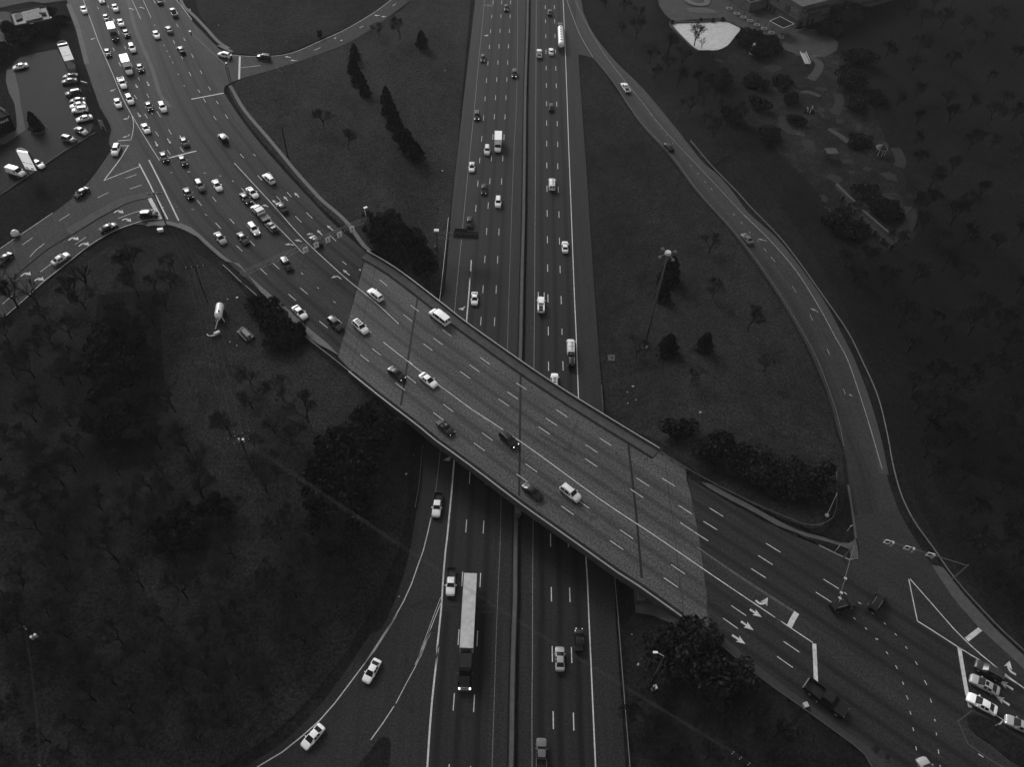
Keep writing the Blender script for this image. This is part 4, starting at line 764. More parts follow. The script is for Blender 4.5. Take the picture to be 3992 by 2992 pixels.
VEH = '''sedan:white|C|A|1445,160|1470,222|white sedan just left of the solid line, topmost car of the upper left approach lanes
suv:white:on|C|A|1745,-18|1765,40|white car cut by the upper picture edge at the head of the queue
sedan:white:sunroof|C|A|1985,125|2012,200|white sedan ahead of the white car cut by the upper picture edge
sedan:dgrey:on|C|A|1828,300|1850,365|dark car with lit headlights right behind the grey box truck
sedan:white|C|A|2080,385|2105,445|white sedan right beside the grey box truck
box_truck:silver:on:darkcab|C|A|1950,560|2010,735|box truck with grey cargo box and dark cab in the queue
sedan:dgrey:on|C|A|1855,900|1878,970|dark car with lit headlights touching the solid line left of the white box truck
sedan:black:on|C|A|2175,565|2198,625|black car with lit headlights beside the dark cab of the grey box truck
box_truck:white|C|B|420,1130|492,1330|box truck with bright white cargo box in the upper left queue
pickup:white|C|B|340,1430|385,1530|white pickup right in front of the bright white box truck
suv:white|C|B|510,825|540,900|white suv between the grey and the white box trucks, one lane to the right
sedan:black:on|C|B|648,1165|672,1240|black car with lit headlights to the right of the white box truck cab
sedan:white|C|B|925,590|950,650|white sedan alone among the turn arrows of the upper left road
sedan:grey|C|B|1142,500|1115,445|dark grey car with pale rear window driving up past the lone white sedan
pickup:grey|C|B|1222,205|1196,155|grey pickup driving up near the upper right kerb
sedan:black|C|B|975,5|955,-40|black car leaving at the upper picture edge
sedan:black|C|B|1350,850|1300,770|black car with pale rear window in the middle of the wide empty road
suv:white|G|E|165,472|105,458|white suv turning out of the upper ramp at the corner
suv:black|G|E|503,490|430,485|black suv waiting at the stop bar of the upper ramp
sedan:white|C|D|262,222|285,292|white sedan left of the solid line in the right turn lane
suv:white|C|D|468,165|505,240|white suv just right of the solid line, side by side with a white sedan
sedan:black:on|C|D|800,280|830,350|black car with lit headlights between two white suvs
suv:white|C|D|1035,300|1075,385|white suv at the right of the queue, beside a black car with lit headlights
sedan:white|C|D|742,660|785,740|white sedan on its own above the stop line, beside the solid line
sedan:black|C|D|1412,900|1452,975|black sedan waiting above the right half of the stop line
sedan:black:on|C|D|1058,1155|1095,1235|black car with lit headlights crossing the left end of the stop line
sedan:black:on|C|D|1382,1215|1422,1295|black car with lit headlights just past the stop line, in front of the black sedan
suv:white|C|D|232,1035|200,1125|white suv turning right beside the painted triangle
suv:black|C|D|2075,830|2020,755|black car climbing the empty lanes near the right kerb, above the white wagon
suv:grey|C|I|410,390|445,455|grey suv crossing the intersection left of a white sedan with sunroof
sedan:white:sunroof|C|I|620,385|658,452|white sedan with dark sunroof crossing the intersection
sedan:black:on|C|I|262,485|298,545|black car with lit headlights entering the road beside the crosswalk lines
suv:white|C|I|1255,303|1195,248|white wagon driving up near the right kerb by the lane dashes
sedan:white|C|I|1052,475|1100,525|white sedan touching the long solid line, beside a black car
sedan:black:on|C|I|968,545|1012,600|black car with lit headlights beside the white sedan at the solid line
flatbed_truck:white|C|I|1150,735|1065,650|flatbed truck with white cab and grey box towing a small trailer
trailer:black|C|I|1288,895|1200,800|small dark trailer with covered load behind the flatbed truck
sedan:dgrey|C|I|1415,655|1365,600|dark sedan driving up beside the turn arrow right of the solid line
suv:white:on|C|I|1070,925|1125,998|white suv with lit headlights left of the flatbed truck and its trailer
sedan:silver|C|I|658,1035|708,1100|silver sedan nearest the curved sidewalk below the intersection
sedan:dgrey|C|I|938,1038|985,1098|dark grey sedan between the silver sedan and the white suv
suv:black|C|I|1475,1360|1520,1425|black suv alone just below the sign truss
sedan:black|C|I|1835,1070|1785,1020|black car passing under the sign truss between two arrow signs
suv:white|C|L|312,275|245,220|white suv with dark rear glass at the left end of the pale deck, driving up
suv:white:sunroof|C|L|152,620|225,690|white suv with three dark roof panels at the left end of the overpass
van:white:glazed|C|L|1003,495|915,428|long white passenger van beside the upper parapet of the overpass
sedan:black:on|C|L|540,1125|608,1180|black sedan with lit headlights crossing the first wide joint of the overpass
sedan:white|C|L|883,1195|965,1262|white sedan right of the first wide joint of the overpass
suv:dgrey|C|J|1817,588|1880,645|dark grey suv crossing the left edge of the pale bridge deck
sedan:white|C|J|1432,463|1492,523|white sedan on the approach left of the dark grey suv
convertible:black:on|C|N|930,325|992,378|black open convertible near the lower parapet of the overpass
suv:black:on|C|N|1612,453|1675,510|black suv straddling the long solid line of the overpass
sedan:black|C|N|1868,1015|1945,1078|black sedan just right of the middle joint near the lower parapet
suv:pearl|C|S|618,752|700,818|pale suv with roof rails right of the middle joint of the overpass
sedan:black:on|F|F|757,78|757,112|black car with lit headlights at the upper picture edge of the left carriageway
sedan:dgrey|F|F|1226,126|1226,90|dark car ahead of the tanker truck, one lane to the left
tanker_truck:white|F|F|1342,390|1336,262|white tanker truck with a row of dark hatches on the right carriageway
pickup:white|F|F|1112,572|1112,520|white pickup with dark open bed beside the yellow line near the tanker
sedan:white|F|F|1241,548|1240,505|white sedan between the pickup and the tanker truck
sedan:black:on|F|F|504,620|502,660|black car with lit headlights at the left edge line, upper of two
suv:black:on|F|F|843,790|841,835|black car with lit headlights nearest the median in the left carriageway
sedan:black|F|F|1241,1148|1240,1100|black sedan alone in the middle lane of the right carriageway above the rack van
suv:black:on|F|F|440,1243|438,1290|black suv with lit headlights at the left edge line, lower of two
box_truck:white:over|F|K|667,15|663,120|white box truck on the left carriageway above a white suv
suv:pearl|F|K|550,95|548,145|pale suv left of the white box truck cab
sedan:white:sunroof|F|K|385,275|383,325|white sedan with dark sunroof at the left edge line of the freeway
sedan:black:on|F|K|514,515|512,570|black car with lit headlights in the second lane of the left carriageway
suv:white|F|K|668,655|666,712|white suv beside a dash below the black car with lit headlights
rack_van:white|F|K|1251,442|1250,380|white van carrying a ladder on its roof, right carriageway
sedan:black|F|K|360,872|358,920|black car partly behind the overhead sign frame at the left
sedan:white|F|K|1390,1137|1389,1080|white sedan at the solid white line of the right carriageway
pickup:white|G|F|2040,942|2003,885|white pickup alone on the upper part of the ramp
sedan:white|F|L|1382,313|1380,375|white sedan right of the thick gore line above the overpass
pickup:white:rack|F|L|2097,380|2097,290|white utility pickup with long pipe rack beside the median
rack_van:pearl|F|M|625,682|624,600|pale rack van followed closely by a black suv
suv:black|F|M|632,850|631,790|black suv tailgating the pale rack van
suv:white:sunroof|F|M|448,1062|448,1000|white car half hidden by the upper parapet of the overpass
sedan:black|G|G|238,1263|212,1232|black sedan on the middle part of the ramp
sedan:grey|G|Z|1128,240|1098,203|grey sedan with pale outline on the ramp beside a merge arrow
pickup:white:blackbed|F|N|842,1158|832,1240|white pickup leaving the freeway on the exit ramp just below the overpass
pickup:white:blackbed|F|O|990,745|984,860|white pickup with black bed beside the long semi trailer
sedan:white|F|Q|965,620|895,745|white sedan on the exit ramp, upper of two near the lower picture edge
sedan:white|F|Q|330,1330|225,1452|white sedan on the exit ramp, lowest one beside the curved edge line
sedan:silver|F|R|782,490|780,380|silver sedan driving up between two dash rows below the overpass
sedan:black:on|F|R|990,285|990,190|black sedan with lit headlights to the right of the silver sedan
pickup:grey|F|R|583,1535|583,1420|grey pickup with dark bed cut by the lower picture edge
suv:black|C|U|1418,1142|1570,1095|black suv with pale roof rails turning across the right intersection
suv:black|C|U|1915,1095|1985,985|black suv heading for the ramp past the grass nose
pickup:black|C|X|1440,925|1575,1030|large black pickup just past the tall stop bar
suv:dgrey|C|W|1560,392|1400,305|dark suv waiting beside the painted triangle at the right
sedan:silver:sunroof|C|W|1508,578|1362,502|silver sedan with sunroof waiting between the dark suv and the white sedan
sedan:white|C|W|1473,828|1300,735|white sedan standing on the long stop bar at the right
sedan:silver:on|C|W|1975,1110|1830,1045|silver sedan with lit headlights cut by the right picture edge
suv:silver|C|W|775,1735|700,1610|silver car cut by the lower picture edge at the right intersection
sedan:black|G|H|1002,160|930,212|black sedan on the side road beside the grass bank of the parking lot
sedan:black|G|H|55,978|-30,1045|black sedan cut by the left picture edge on the side road
sedan:black|G|H|1335,590|1440,548|black sedan on the side road behind the black suv
suv:black|G|H|1832,432|1945,425|black suv with white roof bars waiting at the side road stop bar
sedan:pearl|G|H|748,972|862,910|pale car seen through bare branches on the side road'''
LOT = '''van:white|C|258,1385|430,1450|white cargo van parked under the tall two legged sign
sedan:white|C|655,1275|705,1308|white car parked right behind the tall two legged sign
suv:grey|C|1185,850|1300,885|grey suv parked alone near the lower kerb of the lot
sedan:silver|C|1395,705|1490,750|silver sedan parked beside bushes near the corner of the lot
sedan:pearl|C|1450,490|1330,520|pale sedan parked alone between a dark gap and a pair of white cars
suv:white|C|1375,345|1255,360|white car in the parked pair, the lower one
sedan:white|C|1340,262|1220,290|white car in the parked pair, the upper one
sedan:dgrey|C|1335,180|1220,195|dark car parked just above the pair of white cars
suv:dgrey|C|1262,55|1150,78|dark suv with pale patch parked in the lot row
sedan:grey|A|1195,1393|1090,1410|grey sedan parked in the upper lot row, lower one
sedan:black|A|1215,1308|1105,1322|black sedan parked in the upper lot row, topmost
sedan:white|A|348,1138|230,1158|white sedan alone at the left side of the lot
suv:black|A|815,362|715,372|black suv parked beside the grey roofed building, upper one
sedan:dgrey|A|820,432|718,448|dark sedan parked beside the grey roofed building, lower one'''
for l in VEH.split('\n'):
    a = l.split('|'); x, y = map(float, a[3].split(',')); hx, hy = map(float, a[4].split(','))
    sc = 1.0; vehicle(a[0], x, y, hx, hy, a[1], a[5], a[2], 1.25 if 'large black pickup' in a[5] else 1.0)
for l in LOT.split('\n'):
    a = l.split('|'); x, y = map(float, a[2].split(',')); hx, hy = map(float, a[3].split(','))
    vehicle(a[0], x, y, hx, hy, 'G', a[4], a[1], grp='cars parked in the lots')
# semi truck placed by its nose and tail
A = unp(1811, 2690, 0.8); Bp = unp(1834, 2236, 4.1); A = np.array(A); Bp = np.array(Bp); d = (A-Bp); L = np.hypot(*d); ang = math.atan2(d[1], d[0])
r = proto('semi_truck', 'black', True); s_ = L/23.1; r.location = (A[0]-d[0]/L*14.1*s_, A[1]-d[1]/L*14.1*s_, 0); r.rotation_euler[2] = ang; r.scale = (s_, 1.0, 1.0)
tag(r, 'semi truck with black tractor and long grey trailer below the overpass', 'truck', 'vehicles driving on the freeway')
# ------------------------------------------------------------------ projection helper and heights from base / top pixels
def proj(x, y, z):
    r = RW.T @ np.array([x, y, z-CAMH]); return (CX+FPX*r[0]/-r[2], CY-FPX*r[1]/-r[2])
def height(base, top, surf='G'):
    b = PZ(base, surf); best = (1e9, 1)
    for h in np.arange(0.5, 60, 0.25):
        u, v = proj(b[0], b[1], b[2]+h); e = math.hypot(u-top[0], v-top[1])
        if e < best[0]: best = (e, h)
    return b, best[1]
def frame(p, q):
    """local frame with +x from world point p to q"""
    d = np.array([q[0]-p[0], q[1]-p[1]]); L = np.hypot(*d); d /= L; return Matrix(((d[0], -d[1], 0, p[0]), (d[1], d[0], 0, p[1]), (0, 0, 1, 0), (0, 0, 0, 1))), L
def root_at(name, x, y, z, ang=0, **kw): return tag(empty(name, (x, y, z), ang), **kw)
# ------------------------------------------------------------------ sign truss over the crossing road
bl = PZ((960, 1142), 'C'); br = PZ((1441, 924), 'C'); d = np.array(br[:2])-np.array(bl[:2]); L = np.hypot(*d); ang = math.atan2(d[1], d[0])
t = root_at('sign_truss', bl[0], bl[1], ZD-0.5, ang, label='steel truss spanning the crossing road with five square white lane arrow signs', cat='sign truss')
TH = 7.6
for x0 in (0, L):
    for s in (-.6, .6):
        m = MB(); m.tube((x0, s, 0), (x0, s, TH), .14, .12, 8); m.build('tower_leg', MT['steeld'], t)
    m = MB()
    for k in range(4): m.tube((x0, -.6, k*1.7+.2), (x0, .6, k*1.7+1.6), .05); m.tube((x0, .6, k*1.7+1.6), (x0, -.6, k*1.7+1.9), .05)
    m.box(x0-.5, x0+.5, -1.1, 1.1, -.2, .25); m.build('tower_bracing', MT['steeld'], t)
ch = MB()
for s, z in ((-.6, TH-1.1), (.6, TH-1.1), (0, TH)): ch.tube((0, s, z), (L, s, z), .05, .05, 5)
ch.build('truss_chord', MT['steeld'], t); n = int(L/1.9); wbm = MB()
for k in range(n):
    a = k*L/n; b_ = (k+1)*L/n; wbm.tube((a, -.6, TH-1.1), (b_, 0, TH), .018, .018, 4); wbm.tube((b_, 0, TH), (b_, .6, TH-1.1), .018, .018, 4); wbm.tube((a, -.6, TH-1.1), (b_, .6, TH-1.1), .018, .018, 4)
wbm.build('truss_web', MT['steeld'], t)
def signface(par, cx_, y, z, w_, h_, kind, sgn=-1):
    e = MB(); e.box(cx_-w_/2, cx_+w_/2, y-.03, y+.03, z-h_/2, z+h_/2); o = e.build('lane_sign', MT['white'], par); q = MB(); yy = y+sgn*.045; T = .03
    def bx(a, b, c, d_): q.box(cx_+a, cx_+b, yy-T/2, yy+T/2, z+c, z+d_)
    if kind == 'up': bx(-.09, .09, -.4, .25); q.add([(cx_-.28, yy, z+.2), (cx_+.28, yy, z+.2), (cx_, yy, z+.58)], [(0, 1, 2)])
    else:
        bx(.12, .28, -.35, .25)
        if True: bx(-.2, .28, .2, .38); q.add([(cx_-.15, yy, z+.02), (cx_-.15, yy, z+.55), (cx_-.48, yy, z+.29)], [(0, 2, 1)])
    bx(-.4, .4, -.62, -.52); q.build('arrow_symbol', MT['black'], o)
u0 = np.array(proj(bl[0], bl[1], ZD+6.2)); u1 = np.array(proj(br[0], br[1], ZD+6.2))
for px, kd in ((1184, 'left'), (1226, 'left'), (1271, 'up'), (1317, 'up'), (1366, 'up')):
    f = (px-u0[0])/(u1[0]-u0[0])
    # perspective-correct parameter along the span
    lo, hi = 0.0, 1.0
    for _ in range(30):
        mid = (lo+hi)/2; q = proj(bl[0]+d[0]*mid, bl[1]+d[1]*mid, ZD+6.2)
        if q[0] < px: lo = mid
        else: hi = mid
    signface(t, lo*L, -.75, TH-1.35, 1.35, 1.75, kd)
m = MB(); m.tube((L, .6, TH), (L, .9, TH+2.2), .06); m.box(L-.2, L+.8, .5, 1.1, TH+2.2, TH+2.35); m.build('truss_lamp', MT['white'], t)
# ------------------------------------------------------------------ overhead sign on the freeway (seen from behind)
b = PZ((1706, 985), 'F'); t = root_at('overhead_sign', b[0], b[1], -0.2, 0, label='cantilever overhead sign seen from behind at the left edge of the freeway', cat='road sign')
m = MB(); m.tube((0, 0, 0), (0, 0, 8.3), .28, .22, 12); m.build('pole', MT['steeld'], t)
m = MB()
for z in (5.6, 7.6):
    for s in (-.3, .3): m.tube((0, s, z), (11.5, s, z), .07)
for k in range(8): m.tube((k*1.4+.2, -.3, 5.6), (k*1.4+.9, -.3, 7.6), .04); m.tube((k*1.4+.9, -.3, 7.6), (k*1.4+1.6, -.3, 5.6), .04)
m.build('cantilever_arm', MT['steeld'], t)
m = MB(); m.box(4.6, 11.6, .45, .52, 5.3, 8.0); m.box(5.0, 8.6, .45, .52, 8.02, 8.9); m.build('sign_panel', m_plain('sign_back', 0.03, 0.7, 0.2), t)
m = MB(); m.box(-.7, .6, -.5, .5, 7.9, 8.4); m.build('pole_head', MT['steel'], t)
m = MB(); m.box(-1.0, 0, 1.0, 1.5, 0, 1.4); m.tube((-.5, 1.2, 1.4), (-.5, 1.2, 1.7), .1); m.build('control_box', MT['steeld'], t)
# ------------------------------------------------------------------ high mast lamp
b, hh = height((2512, 1354), (2604, 985)); t = root_at('high_mast_lamp', b[0], b[1], b[2]-.3, 0, label='very tall pale lamp mast with four lamps round a white head, in the right grass', cat='lamp post')
m = MB(); m.tube((0, 0, 0), (0, 0, hh), .34, .13, 12); m.build('mast', m_plain('mast_steel', .06, .6, .3), t, True); m = MB(); m.tube((0, 0, 0), (0, 0, .5), .8, .8, 12); m.build('footing', MT['conc'], t)
m = MB(); m.tube((0, 0, hh-.1), (0, 0, hh+.5), .75, .6, 16); m.build('lamp_head', m_plain('mast_head', .45, .5, .3), t)
for k in range(4):
    a = k*math.pi/2+.5; m = MB(); c, s = math.cos(a), math.sin(a); m.tube((c*.6, s*.6, hh), (c*1.9, s*1.9, hh-.1), .06); m.tube((c*2.1, s*2.1, hh-.4), (c*2.1, s*2.1, hh), .42, .22, 10); m.build('lamp', MT['conc'], t)
# ------------------------------------------------------------------ utility poles and wires
TIPS = {}
def upole(nm, base, hgt, arms, label, surf='G', lean=(0, 0), dia=.17, extra=None, dirpx=None):
    b = PZ(base, surf) if len(base) == 2 else base; t = root_at('utility_pole', b[0], b[1], b[2]-.4, 0, label=label, cat='utility pole', group='wooden utility poles')
    top = (lean[0], lean[1], hgt); m = MB(); m.tube((0, 0, 0), top, dia, dia*.65, 8); m.build('pole', MT['wood'], t); TIPS[nm] = []
    for (z, half, a) in arms:
        c, s = math.cos(a), math.sin(a); m = MB(); M = Matrix.Translation((lean[0]*z/hgt, lean[1]*z/hgt, z)) @ Matrix.Rotation(a, 4, 'Z'); m.box(-half, half, -.07, .07, -.07, .07, M=M); o = m.build('crossarm', MT['wood'], t)
        for u in (-half+.15, -half*.33, half*.33, half-.15):
            q = M @ Vector((u, 0, .07)); w_ = MB(); w_.tube(q, q+Vector((0, 0, .3)), .09, .06, 6); w_.build('insulator', MT['insul'], o); TIPS[nm].append((b[0]+q.x, b[1]+q.y, b[2]-.4+q.z+.3))
    if extra:
        for (z, a) in extra: m = MB(); c, s = math.cos(a)*.45, math.sin(a)*.45; m.tube((c, s, z-.5), (c, s, z+.4), .26, .26, 10); m.build('transformer', MT['steel'], t)
    return t
def base_from_top(top, h, surf='G'):
    z = 4.0
    for _ in range(12):
        x, y = unp(top[0], top[1], z+h); z = h1(x, y)
    return (x, y, z)
upole('a', base_from_top((600, 750), 13), 13.4, [(12.9, 1.9, .2)], 'dark pole on the corner sidewalk by the side road stop bar')
upole('b', base_from_top((757, 1037), 12), 12.4, [(12.0, 2.1, .25)], 'dark pole with one crossarm in the woods below the curved sidewalk')
upole('c', base_from_top((930, 1695), 13), 13.6, [(13.1, 2.3, .5), (12.0, 2.3, -.75), (10.8, 1.6, .4)], 'dark corner pole with several crossarms where the wires turn', extra=[(11.2, .3), (11.2, 2.6)])
upole('d', base_from_top((96, 2448), 12), 12.4, [(12.0, .5, -.7)], 'pale topped pole with two transformers at the lower left', extra=[(9.0, -.2), (9.0, -1.6)], dia=.2)
upole('e', base_from_top((2908, 2965), 12), 12.4, [(12.0, 2.2, -.6), (11.0, 2.2, -.6)], 'pole with double crossarms at the lower picture edge right of the freeway')
upole('f', G(1123, 613), height((1123, 613), (1098, 489))[1], [], 'bare dark pole without crossarm in the grass beside the curved sidewalk', dia=.2)
upole('g', base_from_top((155, 2990), 12), 12.4, [(12.0, .5, -.7)], 'pole just outside the lower left corner carrying the wires on')
def wires(nm, mm, label, sag=1.0, n=3):
    A = TIPS[nm]; Bq = TIPS[mm]; m = MB(); k = min(len(A), len(Bq), 4)
    for i in range(k):
        a = np.array(A[i % len(A)]); b_ = np.array(Bq[i % len(Bq)]); prev = None
        for j in range(13):
            tt = j/12; q = a*(1-tt)+b_*tt; q[2] -= sag*4*tt*(1-tt)
            if prev is not None: m.tube(prev, q, 0.016, 0.016, 3, cap=False)
            prev = q
    o = m.build('power_line', MT['wire']); tag(o, label, 'power line', 'power lines between the utility poles')
wires('a', 'b', 'span of thin wires from the corner sidewalk pole down to the single crossarm pole')
wires('b', 'c', 'span of thin wires from the single crossarm pole down to the corner pole', 1.5)
wires('c', 'd', 'span of thin wires from the corner pole to the transformer pole at lower left', 1.6)
TIPS['c'] = TIPS['c'][4:8]; wires('c', 'e', 'long span of thin wires crossing over the freeway below the overpass', 2.5)
wires('d', 'g', 'short span of thin wires leaving through the lower left edge')
# ------------------------------------------------------------------ lamps, signal masts, cabinets
b, hh = height((2528, 2678), (2589, 2557)); t = root_at('street_lamp', b[0], b[1], b[2]-.3, 0, label='grey street lamp with white head right of the freeway below the overpass', cat='street lamp')
m = MB(); m.tube((0, 0, 0), (0, 0, hh), .13, .09, 8); m.build('pole', MT['steeld'], t); m = MB(); m.tube((0, 0, hh), (-1.2, .5, hh+.3), .06); m.build('arm', MT['steel'], t); m = MB(); m.box(-1.9, -1.1, .35, .7, hh+.2, hh+.4); m.build('lamp_head', MT['white'], t)
x, y, z = PZ((3224, 2010), 'C'); t = root_at('marker_pole', x, y, z-.3, 0, label='leaning white pole with round foot inside the hooked guardrail', cat='pole')
m = MB(); m.tube((0, 0, .3), (2.6, 4.4, 2.0), .07); m.build('pole', MT['steel'], t); m = MB(); m.tube((0, 0, 0), (0, 0, .45), .45, .4, 12); m.build('foot', MT['steel'], t)
def cabinet(px, label, sx=.8, sy=.6, sz=1.3, mat='white', nm='utility_cabinet'):
    x, y, z = G(*px); t = root_at(nm, x, y, z-.2, .3, label=label, cat='cabinet', group='roadside utility cabinets'); m = MB(); m.box(-sx, sx, -sy, sy, .2, sz, top=(.03, .03)); m.build('housing', MT[mat], t)
    m = MB(); m.box(-sx*1.1, sx*1.1, -sy*1.1, sy*1.1, 0, .22); m.build('plinth', MT['conc'], t); m = MB(); m.box(-sx*1.05, sx*1.05, -sy*1.05, sy*1.05, sz, sz+.08); m.build('lid', MT[mat], t); m = MB(); m.box(-.02, .02, -sy-.02, -sy, .3, sz-.1); m.build('door_seam', MT['black'], t); return t
cabinet((627, 901), 'white utility box below the corner sidewalk by the stop bar', .7, .4, .9)
cabinet((2548, 2686), 'white utility box beside the street lamp right of the freeway', .5, .4, 1.0)
cabinet((1247, 138), 'dark utility cabinet beside the upper ramp', .9, .9, 2.6, 'wood')
cabinet((3138, 2753), 'grey utility box at the lower road edge behind the black pickup', .4, .4, .8, 'steel')
# signal masts
def signal_mast(base, arm_to, heads, label, surf='C', hz=6.4):
    b = PZ(base, surf); x1, y1 = unp(arm_to[0], arm_to[1], b[2]+hz); M, L = frame(b, (x1, y1)); ang = math.atan2(y1-b[1], x1-b[0])
    t = root_at('traffic_light', b[0], b[1], b[2]-.2, ang, label=label, cat='traffic light', group='traffic light masts at the intersections')
    m = MB(); m.tube((0, 0, 0), (0, 0, hz+.4), .16, .13, 10); m.build('pole', MT['steeld'], t); m = MB(); m.tube((0, 0, hz), (L, 0, hz+.3), .11, .06, 8); m.build('mast_arm', MT['steeld'], t)
    for hp, kind in heads:
        lo, hi = 0.0, 1.0
        A = np.array(proj(b[0], b[1], b[2]+hz)); Bq = np.array(proj(x1, y1, b[2]+hz)); ab = Bq-A; s = float(np.clip(((np.array(hp)-A)@ab)/(ab@ab), 0, 1))*L
        if kind == 's':
            m = MB(); m.box(s-.2, s+.2, -.18, .18, hz-.9, hz+.35); m.build('signal_head', MT['black'], t); m = MB(); m.box(s-.24, s+.24, .19, .23, hz-.95, hz+.4); m.box(s-.22, s+.22, -.25, .3, hz+.36, hz+.42); m.build('backplate', MT['steel'], t)
        else:
            m = MB(); m.box(s-.55, s+.55, -.04, .04, hz-.75, hz+.6); o = m.build('sign_plate', MT['white'], t); m = MB(); m.tube((s, -.055, hz), (s, .055, hz), .36, .36, 14); m.build('sign_symbol', MT['black'], o)
    return t
signal_mast((3712, 2262), (3440, 2105), [(zp('V', 248, 443), 'p'), (zp('V', 310, 497), 's'), (zp('V', 515, 605), 'p'), (zp('V', 583, 675), 's'), (zp('V', 815, 785), 'p'), (zp('V', 853, 832), 's')], 'traffic light mast with square signs over the ramp mouth beside the triangle')
signal_mast((3286, 2180), (3268, 2350), [(zp('U', 1310, 737), 's'), (zp('U', 1330, 960), 's'), (zp('U', 1352, 1045), 's')], 'traffic light mast reaching over the crossing road from the grass nose')
signal_mast((896, 325), (903, 212), [(zp('E', 243, 490), 's'), (zp('E', 237, 580), 's')], 'traffic light mast by the stop bar of the upper ramp')
signal_mast((768, 560), (672, 700), [], 'bare traffic light mast at the intersection', 'C') if False else None
signal_mast((905, 330), (740, 122), [(zp('B', 1105, 880), 's'), (zp('B', 1240, 857), 's'), (zp('B', 1375, 712), 's'), (zp('B', 1507, 550), 's')], 'long traffic light mast over the upper road from the corner sidewalk', 'C')
# roadside signs
def post_sign(px, label, w=.6, h=.75, mat='white', ang=0.4, hz=2.2, surf='G'):
    x, y, z = PZ(px, surf); t = root_at('road_sign', x, y, z-.2, ang, label=label, cat='road sign', group='small signs on posts'); m = MB(); m.tube((0, 0, 0), (0, 0, hz+h/2), .05, .05, 6); m.build('post', MT['steel'], t); m = MB(); m.box(-w/2, w/2, -.05, -.02, hz-h/2, hz+h/2); m.build('sign_plate', MT[mat], t)
post_sign((745, 60), 'white sign on a post at the top of the curved sidewalk', .9, 1.0); post_sign((3255, 2152), 'small sign on the tip of the grass nose', .9, .9, 'steel', .9); post_sign((3879, 2832), 'small pale sign standing on the oval island', .9, .8, 'steel', .8)
post_sign((3436+8, 2115), 'small white sign', .1, .1) if False else None
post_sign((3304, 2070), 'white topped sign between the hooked guardrail and the ramp', .5, .5); post_sign((1748, 1640), 'small pale marker sign', .3, .4) if False else None
x, y, z = G(404, 505); t = root_at('yard_sign', x, y, z-.2, -.5, label='white framed sign on two legs at the grass corner of the lot', cat='sign')
for s in (-.9, .9): m = MB(); m.tube((s, 0, 0), (s, 0, 3.4), .07); m.build('leg', MT['steel'], t)
m = MB(); m.box(-1.0, 1.0, -.05, .05, 1.4, 3.4); m.build('sign_plate', m_plain('mottled_sign', .22, .7, .2, .6, 2.5), t)
x, y, z = G(340, 350); t = root_at('yard_sign', x, y, z-.2, -.35, label='open frame sign between lot and upper road with pale top bar', cat='sign')
for s in (-1.2, 1.2): m = MB(); m.tube((s, 0, 0), (s, 0, 3.0), .06); m.build('leg', MT['steeld'], t)
m = MB(); m.box(-1.3, 1.3, -.05, .05, 2.9, 3.05); m.build('top_bar', MT['steel'], t); m = MB(); m.box(-1.1, 1.1, -.04, .04, 1.6, 2.8); m.build('sign_plate', MT['steeld'], t)
# white dome tank beside the side road
x, y, z = G(63, 918); t = root_at('satellite_dish', x, y, z, 0, label='round white dome beside the left end of the side road edge line', cat='dome'); m = MB()
m.tube((0, 0, .3), (0, 0, .9), 1.0, 1.1, 16); m.tube((0, 0, .9), (0, 0, 1.5), 1.1, .7, 16); m.tube((0, 0, 1.5), (0, 0, 1.75), .7, .2, 16); m.build('dome', MT['white'], t, True); m = MB(); m.tube((.3, -.4, -.3), (.3, -.4, .4), .12); m.build('stand', MT['steeld'], t)
# ------------------------------------------------------------------ machines in the woods
x, y, z = G(857, 1242); ax, ay, _ = G(862, 1212); ang = math.atan2(y-ay, x-ax); x, y, z = G(860, 1232)
t = root_at('tank_trailer', x, y, z-.1, ang, label='white ribbed tank trailer with bent boom standing in the woods', cat='trailer')
m = MB(); m.tube((-2.1, 0, 1.7), (1.5, 0, 1.7), .95, .95, 18); m.tube((1.5, 0, 1.7), (2.2, 0, 1.6), .95, .5, 18); m.tube((-2.5, 0, 1.7), (-2.1, 0, 1.7), .6, .95, 18); m.build('tank', PAINT['white'], t)
for k in range(5): m = MB(); a = -1.8+k*.75; m.tube((a, 0, 1.7), (a+.05, 0, 1.7), .98, .98, 18); m.build('tank_band', MT['steeld'], t)
m = MB(); m.tube((.9, .3, 2.6), (.9, .3, 2.85), .22, .22, 10); m.build('hatch', MT['black'], t); m = MB(); m.box(-2.3, 2.6, -.9, .9, .5, .75); m.build('frame', MT['black'], t)
for a in (-1.2, -.2):
    for s in (-.95, .95): m = MB(); m.tube((a, s-.1, .45), (a, s+.1, .45), .45, .45, 12); m.build('wheel', MT['tyre'], t)
m = MB(); m.tube((2.0, .9, 1.8), (3.4, 0, 1.6), .13); m.tube((3.4, 0, 1.6), (5.3, -.4, 1.0), .11); m.tube((2.0, .9, 1.8), (3.0, 1.5, .9), .12); m.build('boom', MT['steel'], t)
x, y, z = G(846, 1307); t = root_at('skid_pump', x, y, z, .6, label='small white pump with curved hose at the end of the tank trailer boom', cat='pump')
m = MB(); m.tube((-.5, 0, .6), (.9, .2, .6), .45, .35, 12); m.build('pump_body', PAINT['white'], t, True); m = MB(); pr = None
for k in range(9):
    a = math.pi*(.95+k*.1); q = (-1.4+1.3*math.cos(a)*.9+.6, 1.0+1.1*math.sin(a), .4)
    if pr: m.tube(pr, q, .12)
    pr = q
m.build('hose', MT['steel'], t); m = MB(); m.box(-.9, .9, -.4, .4, 0, .2); m.build('skid', MT['steeld'], t)
